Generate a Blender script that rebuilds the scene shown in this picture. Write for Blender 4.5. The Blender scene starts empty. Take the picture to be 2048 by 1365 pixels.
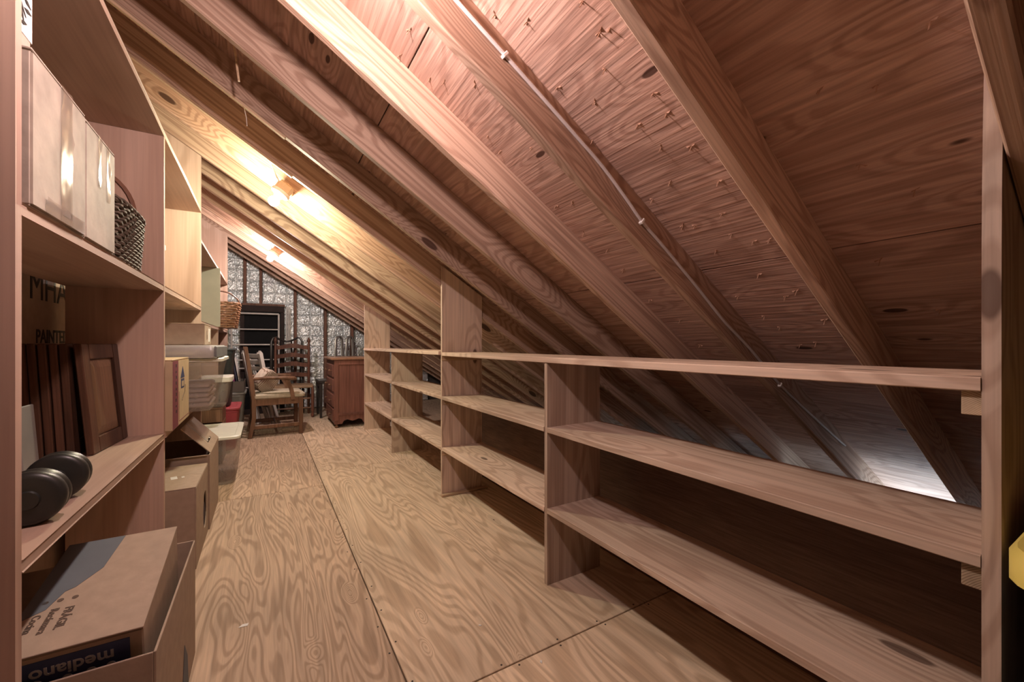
import bpy, bmesh, math, random
from mathutils import Vector, Matrix, Euler, noise as mnoise
random.seed(7)
SC = bpy.context.scene
COL = SC.collection
R = math.radians
# ------------------------------------------------------------------ camera, world, exposure
F_PX, YAW, CY, CAM_H = 826.6, R(30.93), 688.7, 1.03
cam_d = bpy.data.cameras.new('camera')
cam = bpy.data.objects.new('camera', cam_d)
COL.objects.link(cam)
cam.location = (0, 0, CAM_H)
cam.rotation_euler = (R(90), 0, -YAW)
cam_d.sensor_width = 36.0
cam_d.lens = F_PX / 2048 * 36.0
cam_d.shift_y = (CY - 682.5) / 2048
cam_d.clip_start = 0.01
SC.camera = cam
world = bpy.data.worlds.new('daylight')
SC.world = world
world.use_nodes = True
bg = world.node_tree.nodes['Background']
bg.inputs[0].default_value = (0.62, 0.82, 1.0, 1)
bg.inputs[1].default_value = 4.0
vs = SC.view_settings
vs.view_transform = 'Standard'
vs.look = 'None'
vs.gamma = 1.0
vs.use_curve_mapping = False
vs.exposure = 0.75
BULB_W = 26.0                        # radiant watts of each bare bulb
BULBS = [((0.05, 0.915, 1.905), (1.0, 0.75, 0.73), 0.98),
         ((0.05, 2.95, 1.915), (1.0, 0.92, 0.65), 1.4),
         ((0.052, 5.06, 1.935), (1.0, 0.82, 0.76), 1.5)]

# ------------------------------------------------------------------ helpers
def ray(px, py):
    u = (px - 1024) / F_PX; v = (CY - py) / F_PX
    return Vector((math.sin(YAW) + u * math.cos(YAW), math.cos(YAW) - u * math.sin(YAW), v))
SLOPE = 0.639
ZR, ZT = 2.083, 2.240                # rafter underside and sheathing underside at x = 0
def on_sheathing(px, py):
    d = ray(px, py); t = (ZT - CAM_H) / (d.z + SLOPE * d.x)
    return Vector((0, 0, CAM_H)) + d * t
def on_y(px, py, y):
    d = ray(px, py); return Vector((0, 0, CAM_H)) + d * (y / d.y)

def tag(o, label=None, cat=None, group=None, kind=None):
    if label: o['label'] = label
    if cat: o['category'] = cat
    if group: o['group'] = group
    if kind: o['kind'] = kind
    return o
def thing(name, label, cat, loc=(0, 0, 0), rz=0.0, group=None):
    o = bpy.data.objects.new(name, None)
    o.empty_display_size = 0.1
    COL.objects.link(o)
    o.location = loc; o.rotation_euler = (0, 0, rz)
    return tag(o, label, cat, group)
def mesh(name, bm, mat, smooth=False):
    bmesh.ops.recalc_face_normals(bm, faces=bm.faces)
    me = bpy.data.meshes.new(name)
    bm.to_mesh(me); bm.free()
    if mat: me.materials.append(mat)
    if smooth:
        me.polygons.foreach_set('use_smooth', [True] * len(me.polygons))
        try: me.set_sharp_from_angle(angle=R(40))
        except Exception: pass
    return me
def put(name, me, parent=None, loc=(0, 0, 0), rot=(0, 0, 0)):
    o = bpy.data.objects.new(name, me)
    COL.objects.link(o)
    o.parent = parent
    o.location = loc; o.rotation_euler = rot
    return o
def obj(name, bm, mat, parent=None, loc=(0, 0, 0), rot=(0, 0, 0), smooth=False):
    return put(name, mesh(name, bm, mat, smooth), parent, loc, rot)
def copy_tree(o, parent=None):
    c = o.copy(); COL.objects.link(c); c.parent = parent
    for ch in list(o.children): copy_tree(ch, c)
    return c

def box(bm, x0, x1, y0, y1, z0, z1, m=None):
    vs_ = [bm.verts.new((x, y, z)) for x in (x0, x1) for y in (y0, y1) for z in (z0, z1)]
    for f in ((0, 1, 3, 2), (4, 6, 7, 5), (0, 4, 5, 1), (2, 3, 7, 6), (0, 2, 6, 4), (1, 5, 7, 3)):
        bm.faces.new([vs_[i] for i in f])
    if m is not None:
        for v in vs_: v.co = m @ v.co
    return vs_
def bbox(sx, sy, sz, b=0.002, base=False, seg=1):
    """box of size sx sy sz centred (or on its base), edges chamfered"""
    bm = bmesh.new()
    z0 = 0 if base else -sz / 2
    box(bm, -sx / 2, sx / 2, -sy / 2, sy / 2, z0, z0 + sz)
    if b: bmesh.ops.bevel(bm, geom=bm.edges[:], offset=b, segments=seg, affect='EDGES')
    return bm
def cbox(x0, x1, y0, y1, z0, z1, b=0.0):
    bm = bmesh.new(); box(bm, x0, x1, y0, y1, z0, z1)
    if b: bmesh.ops.bevel(bm, geom=bm.edges[:], offset=b, segments=1, affect='EDGES')
    return bm
def prism(bm, poly, axis, a0, a1):
    """polygon given in the two other axes, extruded along axis"""
    def P(p, a):
        p = list(p); p.insert('xyz'.index(axis), a); return bm.verts.new(p)
    A = [P(p, a0) for p in poly]; B = [P(p, a1) for p in poly]
    n = len(poly)
    bm.faces.new(A); bm.faces.new(B[::-1])
    for i in range(n): bm.faces.new((A[i], A[(i + 1) % n], B[(i + 1) % n], B[i]))
def tube(bm, pts, r, n=8, closed=False):
    pts = [Vector(p) for p in pts]; N = len(pts)
    rs = r if isinstance(r, (list, tuple)) else [r] * N
    rings = []; prev = None
    for i, p in enumerate(pts):
        if closed: t = pts[(i + 1) % N] - pts[i - 1]
        else: t = pts[min(i + 1, N - 1)] - pts[max(i - 1, 0)]
        t.normalize()
        if prev is None:
            a = Vector((0, 0, 1)) if abs(t.z) < .9 else Vector((1, 0, 0))
            nrm = t.cross(a).normalized()
        else:
            nrm = (prev - t * prev.dot(t))
            nrm = nrm.normalized() if nrm.length > 1e-6 else t.orthogonal().normalized()
        prev = nrm; b = t.cross(nrm)
        rings.append([bm.verts.new(p + (nrm * math.cos(2 * math.pi * k / n) + b * math.sin(2 * math.pi * k / n)) * rs[i]) for k in range(n)])
    for i in range(N if closed else N - 1):
        A, B = rings[i], rings[(i + 1) % N]
        for k in range(n): bm.faces.new((A[k], A[(k + 1) % n], B[(k + 1) % n], B[k]))
    if not closed:
        bm.faces.new(rings[0][::-1]); bm.faces.new(rings[-1])
def lathe(bm, prof, n=24, axis='z', c=(0, 0, 0)):
    rings = []
    for r, h in prof:
        ring = []
        for k in range(n):
            a = 2 * math.pi * k / n
            p = (r * math.cos(a), r * math.sin(a), h)
            if axis == 'y': p = (p[0], h, p[1])
            if axis == 'x': p = (h, p[0], p[1])
            ring.append(bm.verts.new((p[0] + c[0], p[1] + c[1], p[2] + c[2])))
        rings.append(ring)
    for A, B in zip(rings, rings[1:]):
        for k in range(n): bm.faces.new((A[k], A[(k + 1) % n], B[(k + 1) % n], B[k]))
    bm.faces.new(rings[0][::-1]); bm.faces.new(rings[-1])
def rrect(sx, sy, r, n=5):
    out = []
    for cx, cy, a0 in ((sx / 2 - r, sy / 2 - r, 0), (-sx / 2 + r, sy / 2 - r, 90), (-sx / 2 + r, -sy / 2 + r, 180), (sx / 2 - r, -sy / 2 + r, 270)):
        for k in range(n + 1):
            a = R(a0 + 90 * k / n); out.append((cx + r * math.cos(a), cy + r * math.sin(a)))
    return out
def loft(bm, levels, cap0=True, cap1=True, n=5):
    """levels: (sx, sy, corner radius, z)"""
    rings = [[bm.verts.new((x, y, z)) for x, y in rrect(sx, sy, r, n)] for sx, sy, r, z in levels]
    for A, B in zip(rings, rings[1:]):
        m = len(A)
        for k in range(m): bm.faces.new((A[k], A[(k + 1) % m], B[(k + 1) % m], B[k]))
    if cap0: bm.faces.new(rings[0][::-1])
    if cap1: bm.faces.new(rings[-1])
def holed_plate(bm, outer, inner, t, place):
    """a plate of thickness t with an opening: two 2D loops of equal length, place maps (a, b, depth) to 3D"""
    n = len(outer)
    lo_ = [[bm.verts.new(place(a, b, d)) for a, b in loop] for d in (0, t) for loop in (outer, inner)]
    O0, I0, O1, I1 = lo_
    for k in range(n):
        j = (k + 1) % n
        bm.faces.new((O0[k], O0[j], I0[j], I0[k])); bm.faces.new((O1[k], I1[k], I1[j], O1[j]))
        bm.faces.new((O0[k], O1[k], O1[j], O0[j])); bm.faces.new((I0[k], I0[j], I1[j], I1[k]))
def ellipse24(ra, rb, c=(0, 0)):
    return [(c[0] + ra * math.cos(R(45 + 90 * k + (j - 2.5) * 15)), c[1] + rb * math.sin(R(45 + 90 * k + (j - 2.5) * 15))) for k in range(4) for j in range(6)]
def shifted(loop, dx, dy): return [(x + dx, y + dy) for x, y in loop]
def text_mesh(body, size, mat, depth=0.0006, spacing=1.0):
    cu = bpy.data.curves.new('lettering', 'FONT')
    cu.body = body; cu.size = size; cu.extrude = depth; cu.align_x = 'CENTER'; cu.align_y = 'CENTER'
    cu.space_character = spacing; cu.resolution_u = 3; cu.offset = size * .02 if size < .1 else 0
    o = bpy.data.objects.new('lettering', cu); COL.objects.link(o)
    dg = bpy.context.evaluated_depsgraph_get()
    me = bpy.data.meshes.new_from_object(o.evaluated_get(dg))
    bpy.data.objects.remove(o)
    me.materials.clear(); me.materials.append(mat)
    return me

# ------------------------------------------------------------------ materials
def nodes(name):
    m = bpy.data.materials.new(name); m.use_nodes = True
    nt = m.node_tree
    return m, nt, nt.nodes['Principled BSDF']
def N(nt, t, **kw):
    n = nt.nodes.new(t)
    for k, v in kw.items():
        if k.startswith('i_'):
            n.inputs[int(k[2:]) if k[2:].isdigit() else k[2:]].default_value = v
        else: setattr(n, k, v)
    return n
def plain(name, col, rough=0.6, metal=0.0, var=0.12, vscale=14.0, bump=0.0, bscale=60.0, spec=0.4):
    m, nt, b = nodes(name); L = nt.links.new
    tc = N(nt, 'ShaderNodeTexCoord')
    nz = N(nt, 'ShaderNodeTexNoise'); nz.inputs['Scale'].default_value = vscale; nz.inputs['Detail'].default_value = 4
    L(tc.outputs['Object'], nz.inputs['Vector'])
    rp = N(nt, 'ShaderNodeValToRGB')
    rp.color_ramp.elements[0].position = 0.3; rp.color_ramp.elements[1].position = 0.7
    rp.color_ramp.elements[0].color = tuple(c * (1 - var) for c in col) + (1,)
    rp.color_ramp.elements[1].color = tuple(min(1, c * (1 + var)) for c in col) + (1,)
    L(nz.outputs['Fac'], rp.inputs['Fac']); L(rp.outputs['Color'], b.inputs['Base Color'])
    b.inputs['Roughness'].default_value = rough; b.inputs['Metallic'].default_value = metal
    b.inputs['Specular IOR Level'].default_value = spec
    if bump:
        n2 = N(nt, 'ShaderNodeTexNoise'); n2.inputs['Scale'].default_value = bscale; n2.inputs['Detail'].default_value = 3
        L(tc.outputs['Object'], n2.inputs['Vector'])
        bp = N(nt, 'ShaderNodeBump'); bp.inputs['Strength'].default_value = bump; bp.inputs['Distance'].default_value = 0.004
        L(n2.outputs['Fac'], bp.inputs['Height']); L(bp.outputs['Normal'], b.inputs['Normal'])
    return m
def wood(name, light, dark, axis='x', stretch=0.12, scale=5.0, rings=9.0, contrast=0.8, knots=0.5, knot_scale=1.6,
         knot_size=0.045, bump=0.15, rough=0.65, fibre=0.35, distort=0.6, knot_col=(0.06, 0.025, 0.015), varo=0.22, raised=0.0):
    m, nt, b = nodes(name); L = nt.links.new
    tc = N(nt, 'ShaderNodeTexCoord'); oi = N(nt, 'ShaderNodeObjectInfo')
    off = N(nt, 'ShaderNodeVectorMath', operation='SCALE'); off.inputs[0].default_value = (13.7, 29.1, 41.3)
    L(oi.outputs['Random'], off.inputs['Scale'])
    ad = N(nt, 'ShaderNodeVectorMath', operation='ADD'); L(tc.outputs['Object'], ad.inputs[0]); L(off.outputs[0], ad.inputs[1])
    def mapped(st):
        mp = N(nt, 'ShaderNodeMapping')
        s = [1, 1, 1]; s['xyz'.index(axis)] = st
        mp.inputs['Scale'].default_value = s; L(ad.outputs[0], mp.inputs['Vector']); return mp.outputs[0]
    v1 = mapped(stretch)
    nz = N(nt, 'ShaderNodeTexNoise'); nz.inputs['Scale'].default_value = scale; nz.inputs['Detail'].default_value = 2.0
    nz.inputs['Roughness'].default_value = 0.45; nz.inputs['Distortion'].default_value = distort
    L(v1, nz.inputs['Vector'])
    vk = mapped(0.35)
    vo = N(nt, 'ShaderNodeTexVoronoi'); vo.inputs['Scale'].default_value = knot_scale
    L(vk, vo.inputs['Vector'])
    near = N(nt, 'ShaderNodeMapRange', interpolation_type='SMOOTHSTEP')
    near.inputs[1].default_value = 0.0; near.inputs[2].default_value = knot_size * 6; near.inputs[3].default_value = 1.0; near.inputs[4].default_value = 0.0
    L(vo.outputs['Distance'], near.inputs[0])
    kn = N(nt, 'ShaderNodeMapRange', interpolation_type='SMOOTHSTEP')
    kn.inputs[1].default_value = knot_size * .8; kn.inputs[2].default_value = knot_size * 1.06; kn.inputs[3].default_value = knots; kn.inputs[4].default_value = 0.0
    L(vo.outputs['Distance'], kn.inputs[0])
    k2 = N(nt, 'ShaderNodeMath', operation='MULTIPLY'); k2.inputs[1].default_value = 0.45; L(near.outputs[0], k2.inputs[0])
    fs = N(nt, 'ShaderNodeMath', operation='ADD'); L(nz.outputs['Fac'], fs.inputs[0]); L(k2.outputs[0], fs.inputs[1])
    mu = N(nt, 'ShaderNodeMath', operation='MULTIPLY'); mu.inputs[1].default_value = rings * 6.2832; L(fs.outputs[0], mu.inputs[0])
    sn = N(nt, 'ShaderNodeMath', operation='SINE'); L(mu.outputs[0], sn.inputs[0])
    rg = N(nt, 'ShaderNodeMapRange'); rg.inputs[1].default_value = -1; rg.inputs[2].default_value = 1; L(sn.outputs[0], rg.inputs[0])
    v2 = mapped(stretch * 0.25)
    fb = N(nt, 'ShaderNodeTexNoise'); fb.inputs['Scale'].default_value = scale * 22; fb.inputs['Detail'].default_value = 3
    L(v2, fb.inputs['Vector'])
    ramp = N(nt, 'ShaderNodeValToRGB'); e = ramp.color_ramp.elements
    e[0].position = 0.10; e[1].position = 0.62
    mid = tuple(l * (1 - contrast) + d * contrast for l, d in zip(light, dark))
    e[0].color = mid + (1,); e[1].color = light + (1,)
    L(rg.outputs[0], ramp.inputs['Fac'])
    fm = N(nt, 'ShaderNodeMapRange'); fm.inputs[1].default_value = 0.3; fm.inputs[2].default_value = 0.7
    fm.inputs[3].default_value = 1 - fibre; fm.inputs[4].default_value = 1 + fibre * .45
    L(fb.outputs['Fac'], fm.inputs[0])
    bl = N(nt, 'ShaderNodeTexNoise'); bl.inputs['Scale'].default_value = 1.3; bl.inputs['Detail'].default_value = 2
    L(ad.outputs[0], bl.inputs['Vector'])
    bm_ = N(nt, 'ShaderNodeMapRange'); bm_.inputs[1].default_value = 0.3; bm_.inputs[2].default_value = 0.7
    bm_.inputs[3].default_value = 0.86; bm_.inputs[4].default_value = 1.1; L(bl.outputs['Fac'], bm_.inputs[0])
    rv = N(nt, 'ShaderNodeMapRange'); rv.inputs[3].default_value = 1 - varo; rv.inputs[4].default_value = 1 + varo * .5
    L(oi.outputs['Random'], rv.inputs[0])
    p1 = N(nt, 'ShaderNodeMath', operation='MULTIPLY'); L(fm.outputs[0], p1.inputs[0]); L(bm_.outputs[0], p1.inputs[1])
    p2 = N(nt, 'ShaderNodeMath', operation='MULTIPLY'); L(p1.outputs[0], p2.inputs[0]); L(rv.outputs[0], p2.inputs[1])
    sc = N(nt, 'ShaderNodeVectorMath', operation='SCALE'); L(ramp.outputs['Color'], sc.inputs[0]); L(p2.outputs[0], sc.inputs['Scale'])
    mx = N(nt, 'ShaderNodeMix', data_type='RGBA'); mx.inputs['B'].default_value = knot_col + (1,)
    L(kn.outputs[0], mx.inputs['Factor']); L(sc.outputs[0], mx.inputs['A'])
    L(mx.outputs['Result'], b.inputs['Base Color'])
    b.inputs['Roughness'].default_value = rough; b.inputs['Specular IOR Level'].default_value = 0.25
    if bump:
        h = N(nt, 'ShaderNodeMath', operation='MULTIPLY_ADD'); h.inputs[1].default_value = raised
        L(rg.outputs[0], h.inputs[0]); L(fb.outputs['Fac'], h.inputs[2])
        bp = N(nt, 'ShaderNodeBump'); bp.inputs['Strength'].default_value = bump; bp.inputs['Distance'].default_value = 0.003
        L(h.outputs[0], bp.inputs['Height']); L(bp.outputs['Normal'], b.inputs['Normal'])
    return m
def glow(name, col, strength):
    m, nt, b = nodes(name)
    b.inputs['Base Color'].default_value = (1, 1, 1, 1)
    b.inputs['Emission Color'].default_value = col + (1,); b.inputs['Emission Strength'].default_value = strength
    return m
def film(name, col, opacity, rough=0.25):
    m, nt, b = nodes(name); L = nt.links.new
    tr = N(nt, 'ShaderNodeBsdfTransparent'); tr.inputs[0].default_value = (0.92, 0.92, 0.92, 1)
    b.inputs['Base Color'].default_value = col + (1,); b.inputs['Roughness'].default_value = rough
    tc = N(nt, 'ShaderNodeTexCoord'); nz = N(nt, 'ShaderNodeTexNoise'); nz.inputs['Scale'].default_value = 18
    L(tc.outputs['Object'], nz.inputs['Vector'])
    mr = N(nt, 'ShaderNodeMapRange'); mr.inputs[3].default_value = opacity - .08; mr.inputs[4].default_value = opacity + .08
    L(nz.outputs['Fac'], mr.inputs[0])
    mx = N(nt, 'ShaderNodeMixShader'); L(mr.outputs[0], mx.inputs[0]); L(tr.outputs[0], mx.inputs[1]); L(b.outputs[0], mx.inputs[2])
    L(mx.outputs[0], nt.nodes['Material Output'].inputs['Surface'])
    return m
PINE_L, PINE_D = (0.66, 0.51, 0.40), (0.40, 0.265, 0.19)
M = {}
M['rafter'] = wood('rafter_pine', (0.60, 0.415, 0.305), (0.30, 0.165, 0.11), 'x', stretch=0.030, scale=7, rings=15, contrast=.55, knots=.9, knot_scale=4.4, knot_size=.10, bump=.15, fibre=.20)
M['sheath'] = wood('sheathing_plywood', (0.54, 0.36, 0.28), (0.36, 0.215, 0.16), 'y', stretch=0.14, scale=4.5, rings=6, contrast=.6, knots=.92, knot_scale=8.0, knot_size=.095, bump=1.0, fibre=.28, distort=1.4, rough=.75)
M['floor'] = wood('floor_plywood', (0.71, 0.56, 0.41), (0.40, 0.275, 0.175), 'y', stretch=0.16, scale=3.4, rings=20, contrast=.52, knots=.8, knot_scale=5.5, knot_size=.028, bump=.12, fibre=.20, distort=1.0, varo=.08)
M['floor_old'] = wood('older_floor_plywood', (0.56, 0.415, 0.30), (0.30, 0.20, 0.13), 'y', stretch=0.15, scale=4.6, rings=17, contrast=.62, knots=.85, knot_scale=5.5, knot_size=.035, bump=.12, fibre=.22, distort=1.5, varo=.06)
M['board_y'] = wood('shelf_pine_long', PINE_L, PINE_D, 'y', stretch=0.05, scale=5, rings=7.0, contrast=.5, knots=.75, knot_scale=5.0, knot_size=.10, bump=.08, fibre=.18)
M['board_z'] = wood('shelf_pine_upright', PINE_L, PINE_D, 'z', stretch=0.06, scale=6, rings=6.0, contrast=.5, knots=.75, knot_scale=5.2, knot_size=.10, bump=.08, fibre=.18)
M['left_z'] = wood('left_shelf_upright', (0.56, 0.395, 0.31), (0.36, 0.225, 0.16), 'z', stretch=0.10, scale=4, rings=3, contrast=.4, knots=.6, knot_scale=3.4, knot_size=.06, bump=.05, fibre=.10)
M['left_y'] = wood('left_shelf_long', (0.56, 0.405, 0.32), (0.36, 0.225, 0.16), 'y', stretch=0.10, scale=4, rings=3, contrast=.4, knots=.6, knot_scale=3.4, knot_size=.06, bump=.05, fibre=.10)
M['strip_x'] = wood('furring_pine', (0.62, 0.45, 0.30), (0.4, 0.25, 0.14), 'x', rings=3, contrast=.4, knots=.3)
M['ply_end'] = wood('plywood_end_grain', (0.66, 0.52, 0.36), (0.34, 0.24, 0.15), 'x', stretch=.05, scale=1.2, rings=90, contrast=.8, knots=0, distort=0)
M['dark_panel'] = wood('brown_hardboard', (0.20, 0.125, 0.09), (0.15, 0.09, 0.065), 'y', stretch=.2, scale=8, rings=1.5, contrast=.6, knots=0, rough=.5)
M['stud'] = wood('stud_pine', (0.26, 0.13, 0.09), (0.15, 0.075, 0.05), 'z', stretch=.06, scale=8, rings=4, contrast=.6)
M['wall'] = wood('wall_board', (0.30, 0.18, 0.125), (0.19, 0.11, 0.075), 'z', stretch=.15, scale=4, rings=2, contrast=.5)
M['outer'] = plain('roof_underlay', (0.06, 0.05, 0.045), .9)
M['carton'] = plain('cardboard', (0.38, 0.285, 0.215), .75, var=.08, vscale=30, bump=.08, bscale=120)
M['carton_pale'] = plain('cardboard_pale', (0.37, 0.31, 0.255), .7, var=.24, vscale=11, bump=.35, bscale=28)
M['carton_in'] = M['carton']
M['tape'] = film('packing_tape', (0.30, 0.22, 0.17), .45, rough=.16)
M['ink'] = plain('black_ink', (0.03, 0.025, 0.022), .7)
M['ink_brown'] = plain('brown_ink', (0.11, 0.07, 0.05), .7)
M['ink_grey'] = plain('grey_blue_ink', (0.115, 0.13, 0.155), .7, var=.05)
M['ink_navy'] = plain('navy_ink', (0.045, 0.060, 0.15), .6, var=.1)
M['ink_white'] = plain('white_ink', (0.42, 0.40, 0.40), .6)
M['ink_maroon'] = plain('maroon_ink', (0.20, 0.045, 0.065), .6)
M['beige'] = plain('beige_card', (0.55, 0.42, 0.27), .65, var=.08)
M['white_paper'] = plain('white_paper', (0.74, 0.72, 0.70), .6, var=.06)
M['white_plastic'] = plain('white_plastic', (0.74, 0.74, 0.66), .35, var=.04)
M['clear'] = film('clear_plastic', (0.62, 0.58, 0.53), .34, rough=.2)
M['clear_bag'] = film('clear_bag', (0.75, 0.75, 0.78), .32, rough=.08)
M['linen'] = plain('folded_linen', (0.60, 0.53, 0.50), .9, var=.1, bump=.3, bscale=50)
M['silver'] = plain('silver_wrap', (0.58, 0.585, 0.60), .38, metal=.25, var=.06, bump=.25, bscale=70)
M['wicker_dark'] = plain('dark_wicker', (0.105, 0.078, 0.06), .7, var=.35, vscale=70, spec=.2)
M['wicker'] = plain('brown_wicker', (0.30, 0.165, 0.095), .45, var=.35, vscale=60)
M['handle_wood'] = plain('handle_wood', (0.15, 0.07, 0.045), .4)
M['cab_door'] = wood('stained_cabinet_wood', (0.115, 0.055, 0.034), (0.055, 0.026, 0.018), 'z', stretch=.08, scale=8, rings=3, contrast=.7, knots=0, rough=.35, bump=.05)
M['cab_panel'] = wood('stained_panel_wood', (0.26, 0.155, 0.095), (0.16, 0.085, 0.05), 'z', stretch=.08, scale=8, rings=3, contrast=.7, knots=0, rough=.35, bump=.05)
M['rubber'] = plain('black_rubber', (0.022, 0.022, 0.02), .38, var=.2, spec=.5)
M['steel'] = plain('grey_steel', (0.42, 0.42, 0.40), .35, metal=.8)
M['porcelain'] = plain('white_porcelain', (0.78, 0.74, 0.68), .3, var=.03)
M['box_plastic'] = plain('junction_box', (0.48, 0.36, 0.24), .5)
M['cable'] = plain('white_cable', (0.62, 0.57, 0.55), .45, var=.08)
M['staple'] = plain('cable_staple', (0.78, 0.76, 0.72), .4)
M['nail'] = plain('nail_steel', (0.30, 0.26, 0.23), .45, metal=.6)
M['splinter'] = plain('plywood_splinter', (0.50, 0.31, 0.21), .8)
M['red_bin'] = plain('red_plastic', (0.36, 0.06, 0.075), .4, var=.06)
M['teal_bin'] = plain('dark_teal_plastic', (0.042, 0.055, 0.058), .4, var=.06)
M['grey_bin'] = plain('grey_plastic', (0.24, 0.235, 0.225), .45, var=.06)
M['grey_crate'] = plain('grey_crate_plastic', (0.135, 0.115, 0.11), .5, var=.06)
M['bin_black'] = plain('green_black_plastic', (0.018, 0.026, 0.02), .35)
M['yellow'] = plain('yellow_plastic', (0.62, 0.52, 0.13), .4, var=.06)
M['chair'] = wood('chair_wood', (0.23, 0.125, 0.075), (0.12, 0.06, 0.035), 'z', stretch=.1, scale=10, rings=3, contrast=.6, knots=0, rough=.4, bump=.04)
M['ladder'] = wood('ladderback_wood', (0.17, 0.075, 0.05), (0.085, 0.035, 0.026), 'z', stretch=.1, scale=10, rings=3, contrast=.6, knots=0, rough=.35, bump=.04)
M['ladder_seat'] = plain('rush_seat', (0.33, 0.22, 0.135), .8, var=.2, vscale=40, bump=.4, bscale=70)
M['seat'] = plain('seat_fabric', (0.44, 0.385, 0.29), .9, var=.14, vscale=45, bump=.3, bscale=90)
M['pillow'] = plain('pillow_fabric', (0.40, 0.32, 0.27), .9, var=.35, vscale=10, bump=.4, bscale=30)
def striped():
    m, nt, b = nodes('striped_pillow'); L = nt.links.new
    tc = N(nt, 'ShaderNodeTexCoord'); wv = N(nt, 'ShaderNodeTexWave'); wv.inputs['Scale'].default_value = 14; wv.inputs['Distortion'].default_value = 3; wv.inputs['Detail'].default_value = 2
    L(tc.outputs['Object'], wv.inputs['Vector']); rp = N(nt, 'ShaderNodeValToRGB'); L(wv.outputs['Fac'], rp.inputs['Fac'])
    rp.color_ramp.elements[0].color = (0.22, 0.15, 0.11, 1); rp.color_ramp.elements[1].color = (0.52, 0.44, 0.37, 1)
    rp.color_ramp.elements[0].position = .15; rp.color_ramp.elements[1].position = .5
    L(rp.outputs['Color'], b.inputs['Base Color']); b.inputs['Roughness'].default_value = .9
    return m
M['pillow'] = striped()
M['dresser'] = wood('dresser_wood', (0.235, 0.105, 0.078), (0.17, 0.072, 0.052), 'z', stretch=.1, scale=6, rings=2, contrast=.5, knots=0, rough=.4, bump=.03)
M['dresser_top'] = wood('dresser_top_wood', (0.42, 0.235, 0.145), (0.30, 0.15, 0.09), 'y', stretch=.1, scale=6, rings=2, contrast=.5, knots=0, rough=.35, bump=.03)
M['black_wood'] = plain('black_wood', (0.03, 0.024, 0.022), .35)
M['black_panel'] = plain('black_panel', (0.012, 0.012, 0.013), .8, var=.15, spec=.08)
M['panel_frame'] = plain('brown_frame', (0.035, 0.024, 0.022), .7, var=.15, spec=.15)
M['white_metal'] = plain('white_metal', (0.60, 0.57, 0.54), .4)
M['white_wood'] = plain('white_painted_wood', (0.58, 0.55, 0.52), .5, var=.10)
M['pale_board'] = plain('pale_green_paint', (0.44, 0.44, 0.36), .6, var=.08, vscale=7)
M['purple'] = plain('purple_folder', (0.20, 0.03, 0.13), .5)
M['navy'] = plain('navy_folder', (0.03, 0.03, 0.055), .5)
M['grey_fold'] = plain('grey_folder', (0.20, 0.21, 0.23), .5)
def foil():
    m, nt, b = nodes('crumpled_foil'); L = nt.links.new
    tc = N(nt, 'ShaderNodeTexCoord')
    nz = N(nt, 'ShaderNodeTexNoise'); nz.inputs['Scale'].default_value = 22; nz.inputs['Detail'].default_value = 5; nz.inputs['Distortion'].default_value = 1.2
    vo = N(nt, 'ShaderNodeTexVoronoi', feature='DISTANCE_TO_EDGE'); vo.inputs['Scale'].default_value = 24
    L(tc.outputs['Object'], nz.inputs['Vector']); L(tc.outputs['Object'], vo.inputs['Vector'])
    a = N(nt, 'ShaderNodeMath', operation='ADD'); L(nz.outputs['Fac'], a.inputs[0]); L(vo.outputs['Distance'], a.inputs[1])
    bp = N(nt, 'ShaderNodeBump'); bp.inputs['Strength'].default_value = 1.0; bp.inputs['Distance'].default_value = .012
    L(a.outputs[0], bp.inputs['Height']); L(bp.outputs['Normal'], b.inputs['Normal'])
    sp = N(nt, 'ShaderNodeSeparateXYZ'); L(tc.outputs['Object'], sp.inputs[0])
    cb = N(nt, 'ShaderNodeCombineXYZ'); L(sp.outputs['X'], cb.inputs['X']); L(sp.outputs['Z'], cb.inputs['Y'])
    br = N(nt, 'ShaderNodeTexBrick', offset=0.0)
    br.inputs['Scale'].default_value = 1.0; br.inputs['Mortar Size'].default_value = .0028; br.inputs['Brick Width'].default_value = .165; br.inputs['Row Height'].default_value = .165
    br.inputs['Color1'].default_value = (0.95, 1, 1, 1); br.inputs['Color2'].default_value = (0.74, 0.81, 0.84, 1); br.inputs['Mortar'].default_value = (0.72, 0.76, 0.78, 1)
    L(cb.outputs[0], br.inputs['Vector']); L(br.outputs['Color'], b.inputs['Base Color'])
    b.inputs['Metallic'].default_value = .7; b.inputs['Roughness'].default_value = .4; b.inputs['Specular IOR Level'].default_value = .8
    return m
M['foil'] = foil()

# ------------------------------------------------------------------ the room shell
COS, SIN = 1 / math.sqrt(1 + SLOPE ** 2), SLOPE / math.sqrt(1 + SLOPE ** 2)
PITCH = math.atan(SLOPE)
Y0, Y1, XW, XE = -1.8, 7.34, -0.97, 3.42
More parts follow.
